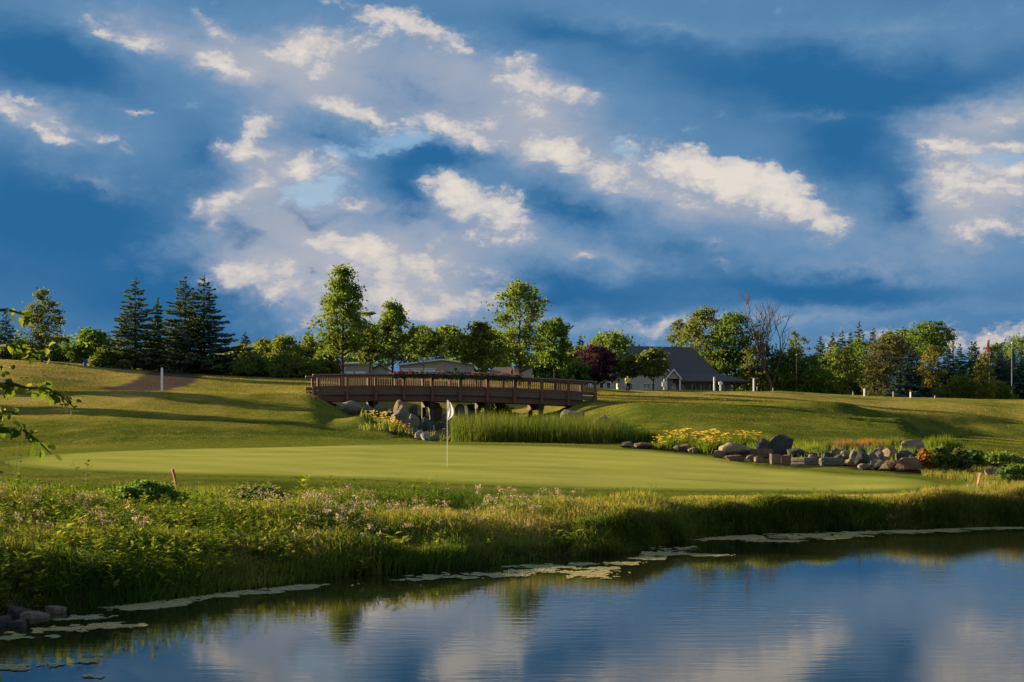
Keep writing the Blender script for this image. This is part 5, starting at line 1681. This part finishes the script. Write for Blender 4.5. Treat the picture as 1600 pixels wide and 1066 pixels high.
# pale seed heads on thin stems
px, x, D = bank_points(1050, -120, 900, .8, 8.5)
ok = (poly_dist(GREEN_O, x, D) > 3.0) & (vnoise(x / 1.5 + 9, D / 1.5, 33) + rngv.normal(0, .3, len(x)) > .30)
x, D = x[ok], D[ok]
n = len(x)
H = rngv.uniform(.18, .42, n)
base = np.stack([x, D, ground(x, D)], 1)
tops = base + np.column_stack([rngv.normal(0, .10, (n, 2)), H])
own = np.repeat(np.arange(n), 22)
C = tops[own] + rngv.normal(size=(len(own), 3)) * np.array([.036, .036, .028])
hd = leaves_mesh('seed_heads', C, .024, np.clip(rngv.uniform(0, 1, n)[own] * .6 + rngv.uniform(0, .4, len(own)), 0, 1), rngv)
tag(link('seed_heads', hd, MAT['fluff']), 'fluffy pale pink seed heads scattered over the left bank', 'seed heads', kind='stuff')


def leafy_weed(px, py, hpx, label, leaf_px=14, n=26, tint0=.7, mat='weed', spread=.35, dmin=15, cat='plant', seed=0):
    """one larger leafy plant that can be picked out"""
    rg = np.random.default_rng(seed + int(px))
    g = hit(px, py, dmin)
    k = g.y / F
    root = empty('leafy_weed', g)
    Hh = hpx * k
    L0 = leaf_px * k
    stems = MB()
    Vs, Ts = [], []
    for s_ in range(3):
        top = Vector((rg.normal() * spread * Hh, rg.normal() * spread * Hh, Hh * rg.uniform(.75, 1.05)))
        mid = top * .5 + Vector((0, 0, Hh * .08))
        stems.tube([(0, 0, -.03), mid, top], [.007, .005, .003], 4)
        m_ = n // 3
        u = np.linspace(.2, 1, m_)
        pts = np.array([(1 - t) ** 2 * np.zeros(3) + 2 * t * (1 - t) * np.array(mid) + t * t * np.array(top) for t in u])
        a = np.arange(m_) * 2.4 + rg.uniform(0, 6)
        d = np.stack([np.cos(a), np.sin(a), rg.uniform(.05, .6, m_)], 1)
        L = L0 * rg.uniform(.7, 1.25, m_)
        Vs.append(sprigs(pts, d, L, L * .5, .10).reshape(-1, 3))
        Ts.append(np.repeat(np.clip(tint0 + rg.normal(0, .15, m_), 0, 1), 4))
    stems.build('stem', MAT['weed_stem'], root)
    Vs = np.concatenate(Vs)
    link('foliage', mesh_np('foliage', Vs, np.arange(len(Vs)).reshape(-1, 4), np.concatenate(Ts)), MAT[mat], root)
    tag(root, label, cat)


MAT['weed_stem'] = plain_mat('weed_stems', (.07, .085, .025), .8, .2, .2, 10)
for a in [(625, 880, 46, 'bright fern-like plant with lit drooping leaves at the water edge', 20), (530, 838, 30, 'single bright upright weed in the middle of the bank', 18), (95, 870, 52, 'tall bright narrow-leaved weed on the left bank', 22),
          (25, 915, 52, 'broad-leaved yellow-green plant near the left frame edge', 24), (242, 832, 34, 'bright leafy weed below the dark red stake', 18), (480, 772, 26, 'small bright weed at the top of the bank left of centre', 14),
          (375, 852, 30, 'yellow-leaved weed on the bank left of the pale tufts', 16), (880, 858, 30, 'pale upright weed above the tan algae mat', 14), (560, 905, 36, 'glossy leafy plant overhanging the water left of centre', 16)]:
    leafy_weed(a[0], a[1], a[2], a[3], a[4], tint0=.82)
leafy_weed(1385, 830, 26, 'dry rust-brown plant on the right bank at the waterline', 10, n=24, mat='russet', dmin=30, tint0=.6)
leafy_weed(22, 760, 70, 'tall thin weed stem rising against the green at the left', 9, n=18, tint0=.35, spread=.12, dmin=22)
leafy_weed(132, 762, 40, 'thistle-like weed with a pale head at the top of the left bank', 10, n=18, tint0=.35, spread=.4, dmin=22)

# dark shrubby mound beside the red stake
g = hit(225, 790, 20)
broadleaf('bank_shrub', g, 32 * g.y / F, 90 * g.y / F, .05, 'oak', 'dark low shrub mound on the bank left of the red stake', cat='shrub', seed=301, shape='mound', clumps=150, per=60, leaf=.045, bare=.2, trunk_r=.02)
g = hit(400, 780, 20)
broadleaf('bank_shrub', g, 15 * g.y / F, 90 * g.y / F, .05, 'olive', 'long low olive shrub on the bank right of the red stake', cat='shrub', seed=302, shape='mound', clumps=130, per=60, leaf=.045, bare=.2, trunk_r=.02)

# cattails
px = rngv.uniform(706, 1012, 19000)
D = rngv.uniform(65, 84, 19000)
x = (px - CX) / F * D
ht = np.interp(px, [706, 730, 880, 940, 975, 1012], [1.45, 1.55, 1.45, 1.35, .95, .5]) * rngv.uniform(.50, 1.15, len(px)) * (1 + .16 * vnoise(px / 14, D / 3, 44))
ok = (np.abs(vnoise(x / .9, D / .9, 41)) < .85) & (D < np.interp(px, [706, 760, 930, 1012], [84, 84, 78, 70]))
px, D, x, ht = px[ok], D[ok], x[ok], ht[ok]
n = len(x)
o = blades('cattails', np.stack([x, D, ground(x, D) - .05], 1), ht, rngv.uniform(.014, .030, n), rngv.uniform(0, 6.28, n), np.abs(rngv.normal(.16, .2, n)),
           np.clip(.36 + .18 * vnoise(x / 1.2, D / 2, 43) + rngv.normal(0, .2, n) - .25 * (px > 955), 0, 1), MAT['cattail'], curl=.4)
tag(o, 'dense stand of upright green cattails behind the putting green', 'cattails', kind='stuff')


def lilies(px, py, wpx, hpx, label, D=None, dmin=40, bloom=1.0, seed=0):
    rg = np.random.default_rng(500 + int(px) + seed)
    g = hit(px, py, dmin) if D is None else Vector(((px - CX) / F * D, D, min(gz((px - CX) / F * D, D), EYE + (HY - py) * D / F)))
    k = g.y / F
    root = empty('daylily_clump', g)
    w, h_ = wpx * k, hpx * k
    n = 240
    P = np.column_stack([rg.normal(0, w * .20, (n, 2)), np.full(n, -.05)])
    az_ = np.arctan2(P[:, 1], P[:, 0]) + rg.normal(0, .8, n)
    blades('leaves', P, h_ * rg.uniform(.5, .95, n), np.full(n, max(.02, h_ * .035)), az_, rg.uniform(.2, 1.0, n), np.clip(rg.normal(.5, .25, n), 0, 1), MAT['lilyleaf'], root, curl=.9)
    m_ = int(34 * bloom)
    c = np.column_stack([rg.normal(0, w * .24, m_), rg.normal(0, w * .2, m_), h_ * rg.uniform(.48, 1.06, m_)])
    own = np.repeat(np.arange(m_), 6)
    a = np.tile(np.arange(6) * 1.047, m_) + rg.uniform(0, 6, m_)[own]
    d = np.stack([np.cos(a), np.sin(a), np.full(len(a), .55)], 1)
    L = np.full(len(a), max(.08, h_ * .135)) * rg.uniform(.8, 1.2, m_)[own]
    V = sprigs(c[own], d, L, L * .55, .05).reshape(-1, 3)
    link('blooms', mesh_np('blooms', V, np.arange(len(V)).reshape(-1, 4), np.repeat(np.clip(rg.uniform(0, 1, m_)[own], 0, 1), 4)), MAT['lilybloom'], root)['kind'] = 'stuff'
    sm = MB()
    for p_ in c[::2]:
        sm.tube([(p_[0] * .5, p_[1] * .5, 0), tuple(p_)], [.008, .005], 3, cap=False)
    sm.build('stems', MAT['weed_stem'], root)
    tag(root, label, 'flowers', 'yellow daylilies')


for a in [(580, 656, 22, 22, 'yellow daylily clump at the left end of the stream bank', 98), (597, 661, 24, 27, 'tall yellow daylily clump second from the left by the bridge', 95), (615, 663, 24, 25, 'yellow daylily clump in front of the long flat grey stone', 93),
          (629, 662, 18, 18, 'small pale daylily clump beside the round pink stream stone', 94), (615, 674, 20, 19, 'lower yellow daylily clump next to the small dark hollow', 86), (631, 674, 18, 20, 'lower yellow daylily clump touching the pink stream stone', 86)]:
    lilies(a[0], a[1], a[2], a[3], a[4], D=a[5])
for a in [(1030, 702, 26, 18, 'sparse daylily clump right of the reddish oval stone', .6), (1048, 701, 32, 26, 'yellow daylily clump, second from the left behind the green', 1.0), (1068, 700, 32, 28, 'full yellow daylily clump behind the flat reddish stone', 1.2), (1092, 702, 32, 26, 'yellow daylily clump in the middle of the right bed', 1.1),
          (1110, 708, 40, 34, 'largest golden daylily clump left of the big pinkish boulder', 1.5), (1136, 697, 26, 18, 'daylily clump behind the big pinkish boulder, left side', .8), (1160, 697, 30, 22, 'golden daylily clump behind the big pinkish boulder, right side', 1.2), (1181, 697, 24, 20, 'pale daylily clump beside the black boulder', .8)]:
    lilies(a[0], a[1], a[2], a[3], a[4], bloom=a[5], dmin=44)


def tuft(px, py, wpx, hpx, mat, label, n=420, dmin=36, tint0=.5, lean=.7, cat='ornamental grass', D=None, name='grass_clump'):
    rg = np.random.default_rng(int(px * 3 + py))
    g = hit(px, py, dmin) if D is None else spot(px, D)
    k = g.y / F
    w, h_ = wpx * k, hpx * k
    root = empty(name, g)
    P = np.column_stack([rg.uniform(-w * .42, w * .42, n), rg.normal(0, w * .16, n), np.full(n, -.03)])
    P[:, 2] = [gz(g.x + a, g.y + b) - g.z - .03 for a, b in P[:, :2]]
    blades('leaves', P, h_ * rg.uniform(.5, 1.05, n) * (1 - .35 * (np.abs(P[:, 0]) / (w * .42)) ** 2), np.full(n, max(.012, h_ * .028)), rg.uniform(0, 6.28, n), rg.uniform(.05, lean, n), np.clip(rg.normal(tint0, .22, n), 0, 1), MAT[mat], root, curl=.9)
    tag(root, label, cat)


def bush(px, py, wpx, hpx, mat, label, dmin=36, seed=1, leaf=3.2, D=None, name='garden_bush', clumps=90, per=44):
    g = hit(px, py, dmin) if D is None else spot(px, D)
    k = g.y / F
    h_ = hpx * k if D is None else EYE + (HY - (py - hpx)) * D / F - g.z
    broadleaf(name, g, h_, wpx * k, .04, mat, label, cat='shrub', seed=seed, shape='mound', clumps=clumps, per=per, leaf=leaf * k, bare=.2, trunk_r=.02)


tuft(1474, 706, 66, 32, 'lilyleaf', 'tall bright green grass mound topping the right garden', n=900, tint0=.45)
tuft(1270, 708, 50, 18, 'lilyleaf', 'yellow-green grassy plants behind the blue-grey stone', n=500, tint0=.6)
tuft(1322, 704, 60, 24, 'russet', 'russet dry grass behind the round stone heap', n=600)
tuft(1295, 704, 34, 22, 'bankgrass', 'dark green grassy clump between yellow plants and russet grass', n=360, tint0=.3)
tuft(1358, 698, 44, 18, 'orangeleaf', 'orange-tinged flowers above the middle of the stone heap', n=420)
tuft(1396, 696, 50, 18, 'bankgrass', 'mixed green grasses behind the peaked boulder', n=460, tint0=.45)
tuft(1008, 690, 40, 24, 'bankgrass', 'dark rushes at the right end of the cattails', n=420, tint0=.15, lean=.4, dmin=50)
tuft(706, 655, 26, 22, 'russet', 'russet rushes in the stream bed left of the cattails', n=260, lean=.3, D=100)
tuft(735, 660, 40, 22, 'cattail', 'pale rushes under the third bridge pier', n=360, lean=.4, D=98, tint0=.55)
tuft(1355, 664, 14, 14, 'bankgrass', 'small upright weed on the front of the right mound', n=80, tint0=.2, lean=.3, dmin=60)
bush(1443, 738, 24, 34, 'orangeleaf', 'orange-leaved bush at the right foot of the stone heap', seed=310, clumps=60)
bush(1470, 738, 44, 40, 'shrub', 'green bush with pale tips right of the orange bush', seed=311)
bush(1499, 738, 36, 34, 'olive', 'olive bush between the pale-tipped bush and the dark bush', seed=312)
bush(1522, 734, 34, 30, 'oak', 'dark green bush at the right of the garden', seed=313)
bush(1560, 728, 80, 16, 'maple', 'low leafy ground plants behind the pointed reddish boulder', seed=314)
bush(1588, 758, 56, 30, 'oak', 'dark bush at the right frame edge before the pinkish boulder', seed=315, dmin=33)
bush(775, 655, 52, 28, 'lilyleaf', 'bright lime green bush under the right half of the bridge', D=120, seed=316, leaf=3.4)
bush(742, 655, 30, 22, 'shrub', 'small pale green bush beside the third bridge pier', D=121, seed=317, leaf=3.2)

# rough grass round the right garden
px = rngv.uniform(1440, 1660, 16000)
D = rngv.uniform(33, 46, 16000)
x = (px - CX) / F * D
ok = poly_dist(GREEN_O, x, D) > .9
x, D = x[ok], D[ok]
n = len(x)
o = blades('rough_grass', np.stack([x, D, ground(x, D) - .01], 1), rngv.uniform(.06, .26, n), rngv.uniform(.01, .022, n), rngv.uniform(0, 6.28, n), rngv.uniform(.1, .9, n), np.clip(rngv.normal(.58, .2, n), 0, 1), MAT['bankgrass'])
tag(o, 'dry rough grass round the right end of the green', 'grass', kind='stuff')

# clumps of weeds packed between the garden stones
px = rngv.uniform(1030, 1450, 5200)
yy = np.interp(px, [1030, 1130, 1230, 1320, 1450], [694, 700, 708, 706, 712]) + rngv.normal(0, 6, len(px))
ok = vnoise(px / 9, yy / 9, 61) > -.1
P = np.array([hit(a, b_, 38)[:] for a, b_ in zip(px[ok], yy[ok])])
ok = poly_dist(GREEN_O, P[:, 0], P[:, 1]) > 1.4
P = P[ok]
n = len(P)
o = blades('garden_weeds', P - np.array([0, 0, .02]), rngv.uniform(.12, .42, n), rngv.uniform(.014, .03, n), rngv.uniform(0, 6.28, n), rngv.uniform(.1, .8, n), np.clip(rngv.normal(.5, .2, n), 0, 1), MAT['lilyleaf'])
tag(o, 'weeds and grass packed between the garden stones', 'weeds', kind='stuff')

# rushes and weeds between the stream stones
n = 2600
px = rngv.uniform(560, 712, n)
D = rngv.uniform(76, 114, n)
x = (px - CX) / F * D
ok = vnoise(x / 1.1, D / 1.6, 65) > -.05
x, D = x[ok], D[ok]
n = len(x)
o = blades('stream_weeds', np.stack([x, D, ground(x, D) - .02], 1), rngv.uniform(.25, .75, n), rngv.uniform(.03, .06, n), rngv.uniform(0, 6.28, n), rngv.uniform(.1, .8, n), np.clip(rngv.normal(.45, .22, n), 0, 1), MAT['bankgrass'])
tag(o, 'weeds and rushes growing between the stream stones', 'weeds', kind='stuff')

# the rough's own pile: short grass tufts over the mown mounds
n = 150000
px = rngv.uniform(-60, 1660, n)
D = np.exp(rngv.uniform(math.log(50), math.log(150), n))
x = (px - CX) / F * D
z = ground(x, D)
soil_d = np.min([np.hypot(x - (a.x + (b_.x - a.x) * k), D - (a.y + (b_.y - a.y) * k)) for a, b_ in zip(soil_path[:-1], soil_path[1:]) for k in (0, .25, .5, .75, 1)], axis=0)
ok = (soil_d > 3.0) & (poly_dist(GREEN_O[::2], x, D) > 1.5) & (D < np.where((px > 500) & (px < 930), 75 + 0 * D, 160))
x, D, z, px = x[ok], D[ok], z[ok], px[ok]
n = len(x)
dryv = .42 + .28 * vnoise(x / 5, D / 8, 71) + .20 * vnoise(x / 1.2, D / 2.2, 72) + .25 * np.clip((D - 100) / 45, 0, 1) + .12 * np.clip((600 - px) / 300, 0, 1)
sc_ = np.clip(D / 90, .6, 1.5)
MAT['turf'] = leaf_mat('turf_tufts', [G(.056, .078, .012), G(.112, .122, .020), G(.190, .168, .034), G(.29, .215, .075)], trans=.3, spec=0.0)
o = blades('rough_turf', np.stack([x, D, z - .02], 1), rngv.uniform(.03, .07, n) * sc_, rngv.uniform(.03, .06, n) * sc_, rngv.uniform(0, 6.28, n), rngv.uniform(.2, 1.1, n), np.clip(dryv + rngv.normal(0, .17, n), 0, 1), MAT['turf'])
tag(o, 'short mown rough grass over the mounds and hillside', 'grass', kind='stuff')

# ------------------------------------------------------------------ floating algae
gx = np.arange(-8.2, 13.5, .035)
gd_ = np.arange(12.6, 33.5, .05)
AX, AD = np.meshgrid(gx, gd_)
apx = AX / AD * F + CX
arow = HY + EYE * F / AD
msk = np.zeros_like(AX)
tn = np.zeros_like(AX)
for (cx, cy, hw, hh, sl_, tn_) in [
        (235, 946, 85, 6, -.10, .55), (330, 934, 90, 5, -.12, .5), (400, 928, 40, 3, -.06, .3), (110, 984, 110, 6, -.06, .75), (20, 997, 36, 4, 0, .15), (86, 995, 26, 3, 0, .1), (135, 966, 42, 4, -.08, .2),
        (95, 1036, 100, 6, -.10, .25), (160, 1024, 36, 4, -.06, .1), (15, 1044, 60, 5, 0, .2), (150, 1058, 30, 4, 0, .4), (500, 916, 60, 3, -.05, .4), (460, 920, 50, 3, -.04, .3), (650, 906, 40, 3, 0, .2), (700, 902, 60, 4, .0, .45),
        (760, 898, 70, 4, .0, .4), (830, 893, 60, 4, 0, .5), (925, 898, 56, 6, 0, .95), (850, 886, 60, 3, 0, .3), (910, 882, 60, 3, -.02, .4), (985, 881, 34, 3, 0, .8), (940, 889, 40, 2.5, 0, .4), (1030, 866, 40, 4, -.02, .6), (1060, 857, 46, 3, 0, .4), (1105, 868, 40, 2, 0, .6),
        (1010, 873, 30, 2.5, 0, .2), (1170, 841, 80, 4.5, -.02, .8), (1260, 838, 90, 5, 0, .85), (1340, 833, 70, 3, -.01, .7), (1430, 831, 90, 3, -.02, .75), (1520, 827, 70, 2.4, -.02, .6), (1210, 846, 60, 2.5, 0, .6), (1580, 826, 50, 2, 0, .5)]:
    e = ((apx - cx) / hw) ** 2 + ((arow - cy - sl_ * (apx - cx)) / hh) ** 2
    v = np.exp(-e * 1.1)
    msk = np.maximum(msk, v)
    tn = np.where(v > .25, np.maximum(tn, tn_ * (v > .2)), tn)
nz = .42 * vnoise(AX / .6, AD / .8, 51) + .46 * vnoise(AX / .2, AD / .3, 52) + .42 * vnoise(AX / .07, AD / .12, 53)
keep = (msk + nz * np.clip(msk * 3, 0, 1)) > .46
jj, ii = np.where(keep)
x0_, d0_ = AX[jj, ii], AD[jj, ii]
zz = .006 + .006 * rngv.uniform(0, 1, len(x0_))
hx, hd_ = .0176, .0252
V = np.stack([np.stack([x0_ - hx, d0_ - hd_, zz], 1), np.stack([x0_ + hx, d0_ - hd_, zz + .002], 1), np.stack([x0_ + hx, d0_ + hd_, zz], 1), np.stack([x0_ - hx, d0_ + hd_, zz + .002], 1)], 1).reshape(-1, 3)
tt = np.clip(tn[jj, ii] + rngv.normal(0, .22, len(x0_)), 0, 1)
MAT['algae'] = leaf_mat('algae', [G(.20, .22, .14), G(.27, .25, .12), G(.36, .27, .11)], trans=.05, rough=.8)
o = link('floating_algae', mesh_np('floating_algae', V, np.arange(len(V)).reshape(-1, 4), np.repeat(tt, 4)), MAT['algae'])
tag(o, 'patches of pale scum and algae floating along the pond edge', 'algae', kind='stuff')

# ------------------------------------------------------------------ overhanging tree on the near left bank
MAT['nearleaf'] = leaf_mat('near_leaves', [G(.030, .055, .010), G(.070, .110, .016), G(.16, .18, .022)], trans=.5, rough=.8, spec=.02)
TD = 8.2
tb = spot(-430, 8.6)
near = empty('overhanging_tree', tb)
tag(near, 'leafy branches of a near tree hanging in at the left edge', 'tree')
rg = np.random.default_rng(12)


def nb(px, py, dd_=0.0):
    d = TD + dd_
    return Vector(((px - CX) / F * d, d, EYE + (HY - py) * d / F)) - tb


mb = MB()
mb.tube([(0, 0, -.4), (.05, 0, 1.0), (0, .05, 2.2), (.08, 0, 3.4), (.1, 0, 4.4)], [.12, .10, .085, .06, .03], 9)
mb.build('trunk', MAT['bark'], near, smooth=True)
# leaf: heart-shaped, folded along the rib
LV = [(0, 0, 0), (.28, .20, .05), (.42, .52, .06), (.26, .84, .03), (0, 1.05, -.06), (-.26, .84, .03), (-.42, .52, .06), (-.28, .20, .05), (0, .5, 0)]
LF = [(0, 1, 2, 8), (8, 2, 3, 4), (8, 4, 5, 6), (0, 8, 6, 7)]
leaf_vars = []
for v_ in range(4):
    me = mesh_np('leaf', np.array(LV) * np.array([.9, 1, 1 + v_ * .6]), [np.array(LF)], np.full(9, .2 + .26 * v_))
    me.materials.append(MAT['nearleaf'])
    leaf_vars.append(me)
branches = [
    ([(-300, 520), (-120, 492), (-20, 486), (12, 484), (32, 490), (44, 502)], 26, 14), ([(-320, 600), (-120, 560), (-30, 545), (10, 540), (40, 546), (82, 548)], 34, 14),
    ([(-310, 640), (-100, 600), (-20, 592), (10, 597), (40, 606), (74, 607), (98, 620), (116, 637)], 46, 15), ([(-300, 660), (-90, 590), (-20, 575), (6, 573), (20, 576)], 12, 11),
    ([(-310, 700), (-80, 672), (-10, 670), (12, 669), (36, 672), (58, 688), (80, 710)], 30, 15), ([(-310, 680), (-100, 650), (-20, 643), (4, 642), (24, 645)], 16, 12), ([(-200, 700), (-60, 745), (-10, 735), (6, 738)], 8, 13),
]
for bi, (pts, nl, sz) in enumerate(branches):
    P = [nb(px_, py_, rg.normal() * .12 + .1 * (bi % 3)) for px_, py_ in pts]
    P = [Vector((0, 0, P[0].z - .1 if P[0].z - .1 < 4 else 4))] + P
    r = [.03] + [.018 * (1 - .85 * i / (len(pts) - 1)) for i in range(len(pts))]
    br = MB().tube(P, r, 6).build('branch', MAT['bark'], near)
    seg = P[2:]
    lens = [(seg[i + 1] - seg[i]).length for i in range(len(seg) - 1)]
    tot_ = sum(lens)
    nl = int(nl * 1.6)
    for k in range(nl):
        u = (k + .5) / nl * tot_
        i = 0
        while i < len(lens) - 1 and u > lens[i]:
            u -= lens[i]; i += 1
        c = seg[i].lerp(seg[i + 1], min(1, u / lens[i]))
        L = sz * TD / F * rg.uniform(.7, 1.3)
        lf = link('leaf', leaf_vars[int(rg.integers(0, 4))], None, near, c + Vector(rg.normal(size=3) * .022))
        lf.scale = (L, L, L)
        lf.rotation_euler = (rg.normal(-.7, .7), rg.normal(0, .5), rg.uniform(0, 6.28))
